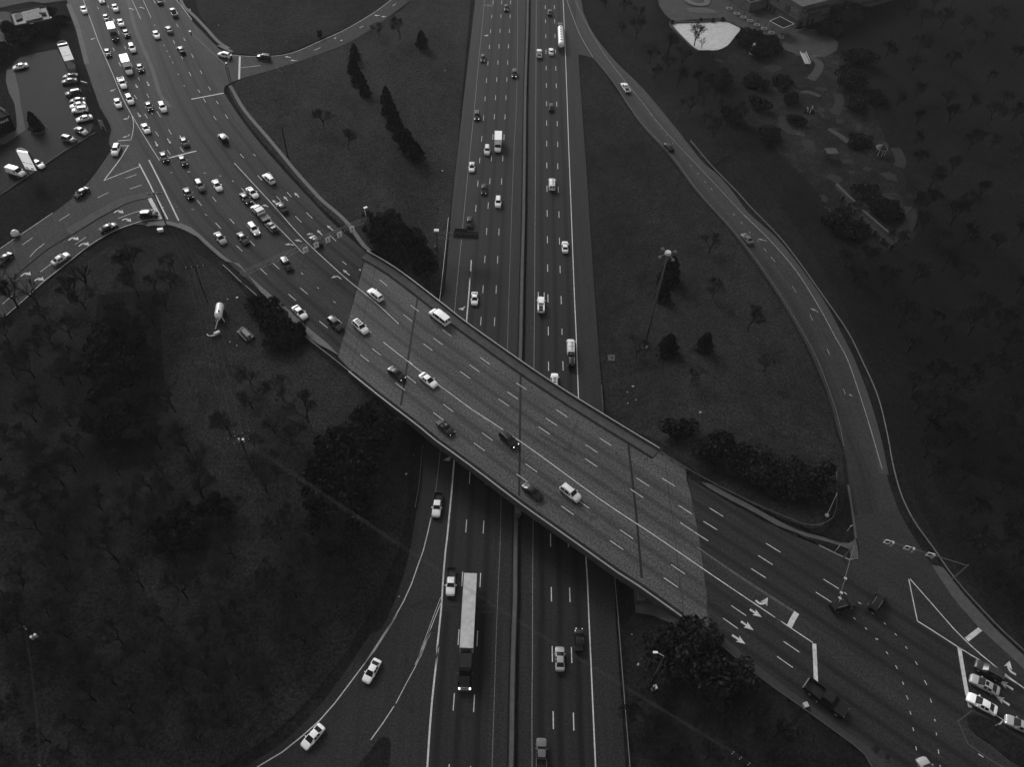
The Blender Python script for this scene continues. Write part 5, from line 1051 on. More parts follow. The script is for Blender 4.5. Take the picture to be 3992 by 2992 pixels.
x, y, z = G(961, 1312); ax, ay, _ = G(945, 1295); t = root_at('skid_machine', x, y, z-.1, math.atan2(y-ay, x-ax), label='dark tracked machine with grey slatted top parked in the woods', cat='machine')
m = MB(); m.box(-1.9, 1.7, -.55, .55, 1.0, 1.7, top=(.05, .05)); m.build('engine_cover', m_plain('mesh_top', .16, .7, .2, .5, 3), t); m = MB(); m.box(-1.5, -1.2, -.5, .5, 1.7, 1.76); m.build('slot', MT['black'], t)
for s in (-1, 1): m = MB(); m.box(-2.2, 2.2, s*.95-.25, s*.95+.25, 0, .8, top=(.3, .02)); m.build('track', MT['black'], t)
m = MB(); m.box(1.9, 2.2, -.5, -.2, .9, 1.2); m.box(1.9, 2.2, .3, .6, .9, 1.2); m.build('work_lamp', MT['lampoff'], t); m = MB(); m.box(-2.8, -2.0, -1.1, 1.1, .2, .35); m.build('blade', MT['steeld'], t)
# ------------------------------------------------------------------ parking lots and commercial buildings, upper left
m_lot = m_road('parking_lot_asphalt', 0.0105, [], 0.1, 0.03, 1, 3.6, 0.15)
struct(sheet('parking_lot', pts('A 100,1190 340,990 500,940 980,845 1050,960 1300,1110 C 1340,60 1480,200 1560,420 1600,640 1560,740 1380,880 1120,1045 700,1325 520,1440 230,1640 p -60,790 -60,560 0,560 C 90,920 440,690 250,-60'), 'G', 0.02, m_lot))
struct(sheet('sidewalk', pts('A 110,1200 240,1180 C 330,0 360,250 400,480 445,695 90,925 p 0,563 -60,600 -60,545 0,540 C 280,690 290,600 280,480 250,240 150,40 100,-150'), 'G', 0.10, MT['kerb'], thick=0.3))
struct(rib_obj('kerb', pts('C 1640,735 1500,805 1380,890 1120,1045 700,1330 350,1560 p 20,745 -60,790'), 0.35, 'G', 0.10, MT['kerb'], 0.3))
struct(sheet('parking_lot', pts('p -60,40 0,45 20,43 38,48 50,110 64,150 40,178 20,187 -60,190'), 'G', 0.0, m_lot))
struct(sheet('parking_lot', pts('A 350,410 720,400 710,540 620,600 500,500 400,570'), 'G', 0.0, m_lot)); struct(sheet('parking_lot', pts('p -60,-60 0,-30 100,-40 260,-60 262,0 175,12 120,5 0,30 -60,34'), 'G', 0.0, m_lot))
struct(sheet('lawn_island', smooth_px(pts('C 480,690 560,700 640,640 740,610 790,650 740,700 650,735 560,735 480,690'), 12), 'G', 0.12, MT['verge'], thick=0.3)); struct(rib_obj('kerb', pts('C 480,700 560,745 680,755 800,700 815,640 760,600'), 0.3, 'G', 0.13, MT['kerb'], 0.3))
MT['wall'] = m_plain('dark_wall', 0.009, 0.85, 0.1, 0.25, 0.6)
def building(name, corner, p1, p2, L1, L2, h, label, roofm, wallm, over=0.25):
    c = np.array(G(*corner)); a = np.array(G(*p1)[:2])-c[:2]; a /= np.hypot(*a); b_ = np.array([-a[1], a[0]]); q = np.array(G(*p2)[:2])-c[:2]
    if q@b_ < 0: b_ = -b_
    z0 = c[2]; t = tag(empty(name, (c[0], c[1], z0)), label, 'building'); M = Matrix(((a[0], b_[0], 0, 0), (a[1], b_[1], 0, 0), (0, 0, 1, 0), (0, 0, 0, 1)))
    m = MB(); m.box(0, L1, 0, L2, -3, h, M=M); m.build('wall', wallm, t); m = MB(); m.box(-over*.2, L1+over*.2, -over*.2, L2+over*.2, h+.003, h+.12, M=M); m.build('roof', roofm, t)
    m = MB()
    for (x0, x1, y0, y1) in ((-over, L1+over, -over, .12), (-over, L1+over, L2-.12, L2+over), (-over, .12, .12, L2-.12), (L1-.12, L1+over, .12, L2-.12)): m.box(x0, x1, y0, y1, h-.4, h+.5, M=M)
    m.build('parapet', wallm, t); return t, M, z0
t, M, z0 = building('shop_building', (62, 503), (0, 538), (22, 352), 30, 40, 4.6, 'dark shop building with white letters on its front at the left edge', m_plain('dark_roof', .011, .9, .1, .3, .5), MT['wall'])
# sign lettering on the front wall: local x runs away from the corner, so text is mirrored along it
a = M.to_3x3() @ Vector((1, 0, 0)); up_ = Vector((0, 0, 1)); right_ = -a; nrm = right_.cross(up_); TM = Matrix(((right_.x, up_.x, nrm.x, 0), (right_.y, up_.y, nrm.y, 0), (right_.z, up_.z, nrm.z, 0), (0, 0, 0, 1)))
ctr = a*4.6+nrm*.35+Vector((0, 0, 3.9)); text_mesh('sign_lettering', 'Window World', 1.15, MT['white'], Matrix.Translation(ctr) @ TM, t, .03)
m = MB(); m.box(.6, 30, -.28, -.26+.02, 3.2, 4.55, M=M); m.build('fascia', MT['black'], t)
m = MB(); m.box(-1.9, -.3, 6.5, 40, 2.9, 3.0, M=M); m.build('awning', m_plain('pale_awning', .085, .8, .2, .4, 1.5), t)
for k in range(5): m = MB(); m.box(3+k*4.2, 5.6+k*4.2, -.05, -.01, .1, 2.4, M=M); m.build('window', MT['glass'], t)
for k in range(6): m = MB(); m.box(-.06, -.01, 4+k*5, 6.2+k*5, .6, 2.3, M=M); m.build('window', MT['glass'], t)
c0 = base_from_top((58, 101), 4.2); c1 = base_from_top((196, 68), 4.2); c2 = base_from_top((40, 50), 4.2)
e = tag(empty('restaurant_building', c0), 'low dark building with two pale grey roof panels near the upper left corner', 'building'); Mx_, L1 = frame(c0, c1); L2 = math.hypot(c2[0]-c0[0], c2[1]-c0[1]); Mr = Mx_.copy(); Mr.translation = (0, 0, 0)
m = MB(); m.box(0, L1, 0, L2, -2, 4.0, M=Mr); m.build('wall', MT['wall'], e); m = MB(); m.box(.2, L1-.2, .2, L2-.2, 4.0, 4.1, M=Mr); m.build('roof', MT['black'], e); m = MB()
for q in ((0, L1, 0, .2), (0, L1, L2-.2, L2), (0, .2, .2, L2-.2), (L1-.2, L1, .2, L2-.2)): m.box(*q, 4.0, 4.5, M=Mr)
m.build('parapet', MT['concd'], e)
def roofquad(name, P, z, mat, parent, org):
    V = [unp(a, b, z) for a, b in P]; v = [(x-org[0], y-org[1], z-org[2]) for x, y in V]+[(x-org[0], y-org[1], z-org[2]-.3) for x, y in V]
    return mesh(name, v, [(0, 1, 2, 3), (0, 4, 5, 1), (1, 5, 6, 2), (2, 6, 7, 3), (3, 7, 4, 0)], mat, parent)
pr_ = m_plain('pale_roof', .16, .8, .2, .55, 1.1)
roofquad('roof_panel', [(86, 45), (152, 29), (165, 66), (100, 81)], c0[2]+4.6, pr_, e, c0); roofquad('roof_panel', [(53, 56), (81, 47), (87, 69), (62, 78)], c0[2]+4.6, m_plain('dull_roof', .05, .8, .2, .5, 1.1), e, c0)
m = MB(); v = unp(164, 46, c0[2]+5); m.box(v[0]-c0[0]-1, v[0]-c0[0]+1, v[1]-c0[1]-.4, v[1]-c0[1]+.4, 4.1, 5.0); m.build('roof_vent', MT['conc'], e)
# tall two-legged pylon signs
def pylon(B1, B2, topL, label, zb_frac, deco):
    b1 = G(*B1); b2 = G(*B2); _, h = height(B1, topL); Mq, L = frame(b1, b2); ang = math.atan2(b2[1]-b1[1], b2[0]-b1[0]); t = root_at('pylon_sign', b1[0], b1[1], b1[2]-.3, ang, label=label, cat='sign'); zb = h*zb_frac
    for x_ in (0, L): m = MB(); m.tube((x_, 0, 0), (x_, 0, h+.2), .2, .2, 8); m.build('leg', MT['steeld'], t)
    m = MB(); m.box(.1, L-.1, -.3, .3, zb, h); o = m.build('sign_face', m_emit('added_glow_sign', .8, .45), t); m = MB(); n_ = 10  # emission added to brighten the sign face
    for k in range(n_):
        a0 = k/n_; a1 = (k+1)/n_; m.tube((a0*L, 0, h+.25+math.sin(a0*math.pi)*.7), (a1*L, 0, h+.25+math.sin(a1*math.pi)*.7), .13)
    m.build('arch', MT['steel'], t); m = MB(); m.box(L-.05, L+.12, -.32, .32, zb, h); m.build('side_trim', MT['steeld'], t)
    for (z0_, z1_, x0_, x1_, mt) in deco: m = MB(); m.box(L*x0_, L*x1_, -.36, -.31, zb+(h-zb)*z0_, zb+(h-zb)*z1_); m.build('sign_band', MT[mt], o)
pylon((258, 257), (297, 249), (221, 171), 'tall two legged sign with dark band near its top beside the upper road', .28, [(.86, .98, .05, .95, 'concd'), (.30, .32, .1, .9, 'steel'), (.48, .50, .3, .5, 'steel')])
pylon((117, 686), (161, 692), (66, 581), 'tall two legged white sign beside the white van', .34, [(.36, .39, .08, .3, 'concd'), (.35, .375, .38, .62, 'steel'), (.355, .385, .7, .9, 'concd'), (.05, .11, .1, .36, 'concd'), (.05, .11, .55, .82, 'concd')])
for px, lb, w_ in (((97, 110), 'white lamp on the lot beside the grey roofed building, left one', .5), ((136, 103), 'white lamp on the lot beside the grey roofed building, right one', .5), ((14, 96), 'pale twin lamp on a thin pole at the far left lot', .6)):
    b = G(px[0]+5, px[1]+26); t = root_at('lot_lamp', b[0], b[1], b[2]-.2, .4, label=lb, cat='lamp post', group='lamps in the parking lots'); m = MB(); m.tube((0, 0, 0), (0, 0, 3.8), .07); m.build('pole', MT['wood'], t); m = MB(); m.box(-w_, w_, -.4, .4, 3.8, 4.0); m.build('lamp_head', MT['white'] if 'pale' not in lb else MT['conc'], t)
# ------------------------------------------------------------------ amusement park, upper right
m_pl = m_plain('plaza_paving', 0.024, 0.85, 0.3, 0.35, 0.25)
struct(sheet('plaza', smooth_px(pts('p 2560,-80 2570,20 2620,78 2680,76 2820,72 2885,100 2910,118 3000,140 3052,168 3040,186 3105,205 3140,214 3215,222 3262,196 3268,165 3240,135 3190,112 3110,112 p 3060,60 2960,-80'), 30)+[(2560, -80)], 'G', 0.0, m_pl))
struct(sheet('plaza', pts('p 2676,30 2735,28 2775,35 2805,50 2740,50 2690,45'), 'G', 0.03, m_plain('pale_plaza', .05, .85, .3, .4, .5)))
tr = pts('d 420,-60 440,10 560,70 700,95 820,85 880,40 860,-30'); o = rib_obj('kart_track', tr, 2.6, 'G', 0.06, m_plain('kart_track', .075, .8, .3, .3, 1)); struct(o); o = rib_obj('kart_track_edge', pts('d 380,-60 400,20 540,105 720,130 880,110 930,30 900,-50'), 1.6, 'G', 0.05, MT['dirt']); struct(o)
pond = sheet('pond', smooth_px(pts('d 110,530 60,510 110,478 440,465 800,455 1150,432 1240,425 1340,455 1590,585 1480,760 1300,980 1080,1075 880,1075 680,1075 560,1000 350,790 110,530'), 15), 'G', 0.05, m_plain('pale_pond_surface', 0.38, 0.45, 0.3, 0.22, 0.8)); struct(pond)
o = rib_obj('pond_wall', pts('d 690,1085 560,1010 350,800 100,555 45,510 100,475 450,455 800,447 1150,420 1240,405 1350,445 1590,570'), .45, 'G', .55, MT['kerb'], .8); tag(o, 'low concrete wall round the pale bumper boat pond', 'wall')
for k, (a_, b_) in enumerate(((720, 455), (980, 458), (1195, 440), (105, 505))):
    x, y, z = G(*zp('d', a_, b_)); t = root_at('planter_bush', x, y, z, 0, label=['leftmost of three dark tubs along the far pond edge', 'middle one of three dark tubs along the far pond edge', 'rightmost of three dark tubs along the far pond edge', 'dark tub in the left corner of the pond'][k], cat='tub', group='dark tubs along the pond edge'); m = MB(); m.tube((0, 0, 0), (0, 0, .8), 1.0, 1.1, 12); m.build('tub', MT['black'], t); m = MB(); m.tube((0, 0, .8), (0, 0, 1.5), .9, .3, 9); m.build('bush', MT['leaf'], t)
# main building with dark script lettering
MT['bwall'] = m_plain('stucco_wall', 0.085, 0.9, 0.2, 0.25, 1.2); m_broof = m_plain('gravel_roof', .075, .9, .2, .35, 1.0)
t, M, z0 = building('arcade_building', (3101, 109), zp('c', 1700, 235), zp('c', 580, 105), 60, 48, 8.3, 'large two storey building with dark script lettering at the upper right', m_broof, MT['bwall'], .3)
a = M.to_3x3() @ Vector((1, 0, 0)); nrm = a.cross(Vector((0, 0, 1))); flip = 1
bdir = M.to_3x3() @ Vector((0, 1, 0))
if nrm.dot(bdir) > 0: nrm = -nrm; flip = -1
TM = Matrix(((a.x*flip, 0, nrm.x, 0), (a.y*flip, 0, nrm.y, 0), (0, 1, 0, 0), (0, 0, 0, 1)))
text_mesh('wall_lettering', 'Celebration', 3.0, MT['black'], Matrix.Translation(a*8.0+nrm*.1+Vector((0, 0, 6.5))) @ TM, t, .05); text_mesh('wall_lettering', 'Station', 2.6, MT['black'], Matrix.Translation(a*8.2+nrm*.1+Vector((0, 0, 4.4))) @ TM, t, .05)
m = MB(); m.box(-.5, 60, -.55, -.02, 2.7, 3.4, M=M); m.box(-.5, -.02, 0, 48, 2.7, 3.4, M=M); m.build('belt_canopy', MT['concd'], t)
for y_ in (12.5, 14.6, 16.7, 18.8): m = MB(); m.box(-.07, -.02, y_, y_+1.0, 5.0, 6.8, M=M); m.build('window', MT['black'], t); m = MB(); m.box(-.07, -.02, y_+.4, y_+1.3, .5, 2.3, M=M); m.build('window', MT['black'], t)
for x_ in (5.2, 7.8): m = MB(); m.box(x_, x_+1.6, -.07, -.02, 0, 2.3, M=M); m.build('door', MT['black'], t)
m = MB(); m.box(1.0, 3.4, -.07, -.02, 0, 2.2, M=M); m.build('door', MT['black'], t)
m = MB(); m.box(-.12, -.05, 1.0, 5.2, 5.0, 6.6, M=M); m.build('wall_emblem', m_plain('pale_emblem', .10, .8, .2, .6, 2), t); m = MB(); m.box(-.12, -.05, 5.4, 8.4, 3.8, 6.4, M=M); m.build('wall_emblem', m_plain('grey_emblem', .045, .8, .2, .2, 2), t)
c0 = G(2917, 46); c1_ = G(2868, 12); t = tag(empty('ticket_building', c0), 'low building with dark roof and pale rim left of the large lettered building', 'building'); Mx2, L = frame(c0, c1_); Mx2.translation = (0, 0, 0); sg = -1 if (Mx2.to_3x3() @ Vector((0, 1, 0))).y < 0 else 1
ys = (0, 16*sg); y0, y1 = min(ys), max(ys); m = MB(); m.box(0, 26, y0, y1, -2, 3.2, M=Mx2); m.build('wall', m_plain('pale_wall', .10, .9, .2, .3, 1), t); m = MB(); m.box(.6, 25.4, y0+.6, y1-.6, 3.2, 3.3, M=Mx2); m.build('roof', MT['dirt'], t); m = MB()
for q in ((-.1, 26, y0-.1, y0+.5), (-.1, 26, y1-.5, y1+.1), (-.1, .5, y0+.5, y1-.5), (25.5, 26, y0+.5, y1-.5)): m.box(*q, 3.2, 3.9, M=Mx2)
m.build('roof_rim', m_plain('pale_rim', .09, .9, .2, .3, 1), t)
# canopy with white edges
cz = 3.8; P4 = [zp('c', 740, 298), zp('c', 890, 235), zp('c', 1090, 341), zp('c', 935, 401)]; zc = h1(*unp(*P4[3], 3+cz))+cz; V4 = [unp(*p, zc) for p in P4]; org = (V4[3][0], V4[3][1], zc-cz)
t = tag(empty('canopy', org), 'open canopy with dark flat top and white edges beside the lettered building', 'canopy'); v = [(x-org[0], y-org[1], cz) for x, y in V4]+[(x-org[0], y-org[1], cz-.25) for x, y in V4]
mesh('canopy_top', v, [(0, 1, 2, 3), (7, 6, 5, 4), (0, 4, 5, 1), (1, 5, 6, 2), (2, 6, 7, 3), (3, 7, 4, 0)], MT['dirt'], t)
m = MB()
for i in range(4): m.tube(v[i], v[(i+1) % 4], .13, .13, 6)
m.build('edge_beam', m_plain('white_trim', .4, .6, .3, .1), t)
for i in range(4): m = MB(); m.tube((v[i][0], v[i][1], -.3), v[i], .09, .09, 6); m.build('leg', m_plain('pale_leg', .2, .6, .3, .1), t)
TBL = [(152, 130), (262, 205), (357, 258), (450, 308), (553, 368), (655, 420), (762, 480), (897, 543)]; pt = None
for k, (a_, b_) in enumerate(TBL):
    x, y, z = G(*zp('c', a_, b_)); lab = 'pale picnic table with closed umbrella, ' + ['nearest the low dark roofed building', 'second in the row from the low building', 'third in the row from the low building', 'fourth in the row from the low building', 'fifth in the row, left of the canopy', 'sixth in the row, left of the canopy legs', 'seventh in the row, in front of the canopy', 'last in the row, at the canopy corner'][k]
    if pt is None:
        pt = root_at('picnic_table', x, y, z, 0, label=lab, cat='table', group='picnic tables with umbrellas'); m = MB()
        for i in range(12):
            c_, s_ = math.cos(i*math.pi/6), math.sin(i*math.pi/6); c2_, s2_ = math.cos((i+1)*math.pi/6), math.sin((i+1)*math.pi/6)
            m.tube((c_*1.1, s_*1.1, .45), (c2_*1.1, s2_*1.1, .45), .13, .13, 5)
        m.build('bench_ring', m_plain('pale_bench', .3, .6, .3, .1), pt); m = MB(); m.tube((0, 0, .7), (0, 0, .76), .6, .6, 14); m.build('table_top', m_plain('dull_table', .1, .6, .3, .1), pt); m = MB(); m.tube((0, 0, .1), (0, 0, 1.3), .06); m.tube((0, 0, 1.3), (0, 0, 2.9), .2, .04, 8); m.build('umbrella', MT['black'], pt)
    else: dup(pt, (x, y, z), k*.3, lab)
for k, (a_, b_) in enumerate(((1160, 447), (1222, 428))):
    x, y, z = G(*zp('c', a_, b_)); t = root_at('bench_table', x, y, z, .35, label=['left one of two pale bench tables outside the lettered building', 'right one of two pale bench tables outside the lettered building'][k], cat='table', group='bench tables'); m = MB(); m.box(-.9, .9, -.35, .35, .7, .76); m.build('table_top', MT['kerb'], t)
    for s in (-.75, .75): m = MB(); m.box(-.9, .9, s-.13, s+.13, .42, .47); m.build('bench', MT['kerb'], t)
    m = MB(); m.box(-.7, -.6, -.7, .7, 0, .7); m.box(.6, .7, -.7, .7, 0, .7); m.build('frame', MT['steeld'], t)
# golf course paths, walls and ornaments
m_path = m_plain('path_concrete', .030, .85, .25, .35, .8); m_path2 = m_plain('dull_path', .0175, .9, .15, .35, .8)
for s, wd, mt in (('G 1330,455 1420,475 1490,505 1540,555 1500,640 1460,685', 3.2, m_path), ('G 1140,750 1240,780 1320,795', 2.2, m_path2), ('G 1340,800 1440,790 1540,830', 2.0, m_path), ('G 1690,805 1710,870 1690,930 1670,985', 3.2, m_path2), ('G 1620,1108 1700,1160 1750,1195 1790,1232', 2.2, m_path), ('G 1205,1010 1230,1060 1290,1130 1400,1160', 2.4, m_path2), ('G 1430,1265 1500,1310', 3.0, m_path2), ('G 1500,760 1600,770', 2.0, m_path2), ('G 1640,530 1700,545', 3, m_path2), ('G 1660,650 1730,660', 3, m_path2), ('G 1680,1040 1740,1045', 2.6, m_path2), ('G 1520,935 1580,950', 2.6, m_path2), ('e 1110,835 1170,860', 2.5, m_path2), ('e 770,910 890,975', 2.6, m_path2), ('e 945,760 965,800', 4, m_path2), ('e 1015,1080 1090,1085', 4.5, m_path2), ('e 1320,1130 1390,1125', 3.5, m_path2), ('e 1300,880 1340,920 1410,930', 4, m_path2), ('e 1395,655 1435,720 1450,790 1430,830', 3.5, m_path2), ('e 1530,1200 1545,1290 1540,1360 1440,1450 1350,1530 1250,1460 1130,1330 1020,1280', 3.6, m_path2), ('G 1220,340 1150,370 1080,385', 2.5, m_path2), ('G 1540,480 1420,475 1260,430', 1.0, MT['kerb']), ('G 640,510 700,530', 2.0, m_path2), ('G 1090,600 1180,560', 5, m_path2), ('G 1280,800 1200,700', 4, m_path2), ('e 380,90 420,150 500,120', 5, m_path2), ('e 370,360 350,430 440,520', 3, m_path2), ('e 440,510 560,530', 2.4, m_path), ('e 590,580 610,680', 4, m_path2)):
    struct(rib_obj('path', pts(s), wd, 'G', 0.05, mt))
rq = random.Random(17)
for k in range(26):
    cx_, cy_ = rq.uniform(2900, 3480), rq.uniform(260, 880)
    if not (2880+(cy_-200)*.35 < cx_ < 3330+(cy_-260)*.42): continue
    a_ = rq.uniform(-.5, .9); Lp = rq.uniform(12, 38); struct(rib_obj('path', [(cx_, cy_), (cx_+Lp*math.cos(a_), cy_+Lp*math.sin(a_)*.6), (cx_+2*Lp*math.cos(a_+.5), cy_+1.4*Lp*math.sin(a_+.4))], rq.uniform(.8, 2.2), 'G', 0.05+k*.001, m_path2))
def wallobj(s, hgt, w_, label, mat, piers=0):
    P = smooth_px(pts(s), 10); W = resample(np.array([G(*p)[:2] for p in P]), 1.5); z = H(W); org = (W[0][0], W[0][1], z[0]); t = tag(empty('retaining_wall', org), label, 'wall', 'walls of the golf course'); A = offs(W, w_/2)-np.array(org[:2]); B = offs(W, -w_/2)-np.array(org[:2]); v = []; f = []
    for i in range(len(W)): zz = z[i]-z[0]; v += [(A[i,0],A[i,1],zz-1.5),(A[i,0],A[i,1],zz+hgt),(B[i,0],B[i,1],zz+hgt),(B[i,0],B[i,1],zz-1.5)]
    for i in range(len(W)-1): k = 4*i; f += [(k, k+4, k+5, k+1), (k+1, k+5, k+6, k+2), (k+2, k+6, k+7, k+3)]
    mesh('wall', v, f, mat, t)
    if piers:
        Q = resample(W, piers); Z = H(Q)
        for q, zq in zip(Q, Z): m = MB(); m.box(q[0]-org[0]-.5, q[0]-org[0]+.5, q[1]-org[1]-.5, q[1]-org[1]+.5, zq-z[0]-1.5, zq-z[0]+hgt+.35); m.build('wall_pier', mat, t)
wallobj('e 845,1005 930,1090 1015,1172', .9, .7, 'pale straight wall in the golf course', MT['kerb']); wallobj('e 1090,1252 1220,1365 1340,1468', .9, .7, 'pale wall along the corner path of the golf course', MT['kerb'])
wallobj('e 900,1140 1000,1250 1120,1385 1200,1465 1270,1530 1345,1590', 1.6, .5, 'long retaining wall with piers at the lower corner of the golf course', m_path2, 3.6)
x, y, z = G(*zp('e', 785, 745)); t = root_at('shelter', x, y, z, .1, label='small shelter with pale flat roof on posts in the golf course', cat='shelter'); m = MB(); m.box(-1.9, 1.9, -1.6, 1.6, 2.4, 2.6); m.build('roof', MT['concd'], t)
for sx in (-1.7, 1.7):
    for sy in (-1.4, 1.4): m = MB(); m.tube((sx, sy, -.2), (sx, sy, 2.4), .09); m.build('post', MT['concd'], t)
x, y, z = G(*zp('e', 1250, 710)); t = root_at('gazebo', x, y, z, .1, label='small gazebo with pale frame at the right of the golf course', cat='gazebo'); m = MB(); m.tube((0, 0, 2.3), (0, 0, 3.5), 1.9, .1, 8); m.build('roof', MT['black'], t)
for k in range(8): a = k*math.pi/4; m = MB(); m.tube((1.6*math.cos(a), 1.6*math.sin(a), -.2), (1.6*math.cos(a), 1.6*math.sin(a), 2.3), .08); m.build('post', MT['steel'] if k in (5, 6, 7) else MT['concd'], t)
m = MB()
for k in range(8): m.tube((1.9*math.cos(k*math.pi/4), 1.9*math.sin(k*math.pi/4), 2.3), (1.9*math.cos((k+1)*math.pi/4), 1.9*math.sin((k+1)*math.pi/4), 2.3), .07)
m.build('eave', m_plain('pale_eave', .15, .6, .3), t)
x, y, z = G(*zp('e', 590, 320)); t = root_at('rock_fountain', x, y, z, 0, label='rock mound with white water cascades in the golf course', cat='fountain'); rr = random.Random(5)
for k in range(7):
    m = MB(); a = rr.uniform(0, 6.3); d_ = rr.uniform(.3, 1.6); s = rr.uniform(.6, 1.1); bx, by = d_*math.cos(a), d_*math.sin(a); m.tube((bx, by, -.3), (bx, by, s*.8), s, s*.55, 7); m.tube((bx, by, s*.8), (bx, by, s*1.1), s*.55, s*.2, 7); m.build('rock', MT['dirt'], t)
for k in range(8):
    m = MB(); a = rr.uniform(3.6, 6.6); bx, by = 1.4*math.cos(a)+rr.uniform(-.5, .5), 1.2*math.sin(a)+k*.28; m.tube((bx, by, 1.5), (bx+rr.uniform(-.2, .2), by-.5, .2), .1, .16, 5); m.build('water_jet', MT['insul'], t)
x, y, z = G(*zp('c', 480, 770)); t = root_at('ornament_tower', x, y, z, 0, label='small banded white and dark tower ornament near the pond tree', cat='ornament')
for k in range(5): m = MB(); m.tube((0, 0, k*.8), (0, 0, (k+1)*.8), 1.0-k*.12, .9-k*.12, 10); m.build('tower_band', MT['insul'] if k % 2 == 0 else MT['black'], t)
x, y, z = G(*zp('c', 1245, 850)); t = root_at('footbridge', x, y, z, 0, label='narrow white slatted footbridge at the path below the plaza', cat='bridge')
for k in range(12): m = MB(); m.box(-1.0, 1.0, -4.0+k*.68, -3.5+k*.68, .3, .38); m.build('slat', MT['insul'], t)
for s in (-1.05, 1.05): m = MB(); m.tube((s, -4.1, .9), (s, 4.2, .9), .06); m.tube((s, -4.1, -.1), (s, -4.1, .9), .05); m.tube((s, 4.2, -.1), (s, 4.2, .9), .05); m.build('handrail', MT['steel'], t)
x, y, z = G(2476, 1394) if False else PZ((2384, 1394), 'G'); 
o = sheet('drain_frame', pts('M 1022,785 1095,785 1098,848 1025,848'), 'G', .12, MT['kerb'], thick=.4, grid=0); tag(o, 'square concrete storm drain with dark opening in the right grass', 'drain')
q = sheet('drain_opening', pts('M 1042,800 1078,800 1080,833 1044,833'), 'G', .14, MT['black'], grid=0); q.parent = o
# litter scraps
for k, (zk, a_, b_) in enumerate((('M', 1293, 1125), ('M', 1322, 1272), ('M', 1232, 1187), ('M', 2018, 1405), ('M', 1237, 1307), ('J', 655, 323), ('J', 757, 305), ('J', 680, 785), ('J', 755, 822), ('N', 506, 827), ('N', 587, 625), ('E', 2068, 607), ('E', 2045, 1472), ('X', 1335, 955), ('R', 1556, 228), ('R', 1626, 552), ('O', 430, 905), ('E', 115, 215))):
    x, y, z = G(*zp(zk, a_, b_)); m = MB(); s = .16 if k % 3 else .28; m.box(-s, s, -s*.7, s*.7, 0, .12, top=(.03, .04)); o = m.build('litter', MT['insul']); o.location = (x, y, z-.02); o.rotation_euler = (0, 0, k*1.1); tag(o, 'scrap of pale litter lying in the dark grass beside the roads', 'litter', 'scraps of litter in the grass')
# ------------------------------------------------------------------ trees
def leaves(mb, n, fn, size, rr):
    for _ in range(n):
        c, s = fn(rr); c = Vector(c); a = Vector((rr.gauss(0, 1), rr.gauss(0, 1), rr.gauss(0, .6))).normalized(); b = a.orthogonal().normalized(); q = rr.uniform(0, 6.28); b = (Matrix.Rotation(q, 3, a) @ b); w = a.cross(b)
        k = size*s*rr.uniform(.6, 1.3); mb.add([c-b*k, c+w*k*.6, c+b*k, c-w*k*.6], [(0, 1, 2, 3)])
def evergreen(seed, h, r):
    rr = random.Random(seed); t = empty('evergreen_tree', (0, 0, 0)); m = MB(); m.tube((0, 0, -.5), (0, 0, h*.9), .22, .04, 7); m.build('trunk', MT['barkd'], t)
    def fn(g):
        u = g.random()**.7; z = .6+u*(h-.7); a = g.uniform(0, 6.283); lobe = 1+.14*math.sin(a*5+z*2.1)+.16*math.sin(z*4+a*2); rad = r*(1-u)**.6*lobe*(g.random()**.35)+.05
        return (rad*math.cos(a), rad*math.sin(a), z-.25*rad), 1
    m = MB(); leaves(m, 2600, fn, .34, rr); m.build('crown', MT['leaf'], t); return t
def bushy(seed, r, h):
    rr = random.Random(seed); t = empty('dense_tree', (0, 0, 0)); m = MB(); m.tube((0, 0, -.5), (0, 0, h*.5), .3, .15, 7)
    for k in range(5): a = k*1.3; m.tube((0, 0, h*.25), (math.cos(a)*r*.6, math.sin(a)*r*.6, h*.6), .12, .04, 5)
    m.build('trunk', MT['barkd'], t); cl = [(rr.gauss(0, r*.45), rr.gauss(0, r*.45), h*rr.uniform(.3, .8), rr.uniform(.3, .55)*r) for _ in range(22)]
    def fn(g):
        c = g.choice(cl); d = Vector((g.gauss(0, 1), g.gauss(0, 1), g.gauss(0, 1))).normalized()*c[3]*g.random()**.3; return (c[0]+d.x, c[1]+d.y, c[2]+d.z*.8), 1
    m = MB(); leaves(m, 3200, fn, .36, rr); m.build('crown', MT['leafb'], t); return t
def bare(seed, h, thick=.22, spread=.55, fine=True, twig=None):
    rr = random.Random(seed); t = empty('bare_tree', (0, 0, 0)); T = MB(); C = MB()
    def grow(p, d, L, r, lev):
        q = p+d*L; r = max(r, .03); (T if lev < 2 else C).tube(p, q, r, max(r*.62, .022), 6 if lev < 2 else 3, cap=False)
        if lev >= (6 if fine else 4): return
        nb = 4 if lev in (1, 2) else 3
        for k in range(nb):
            a = rr.uniform(0, 6.283); o = d.orthogonal().normalized(); o = Matrix.Rotation(a, 3, d) @ o; nd = (d+o*rr.uniform(spread*.6, spread*1.3)+Vector((0, 0, .12))).normalized(); s0 = p+d*L*rr.uniform(.55, 1.0)
            grow(s0, nd, L*rr.uniform(.6, .85), r*.58, lev+1)
    grow(Vector((0, 0, -.4)), Vector((rr.uniform(-.06, .06), rr.uniform(-.06, .06), 1)).normalized(), h*.3, thick, 0)
    T.build('trunk', MT['bark'], t); C.build('crown', twig or MT['twig'], t); return t
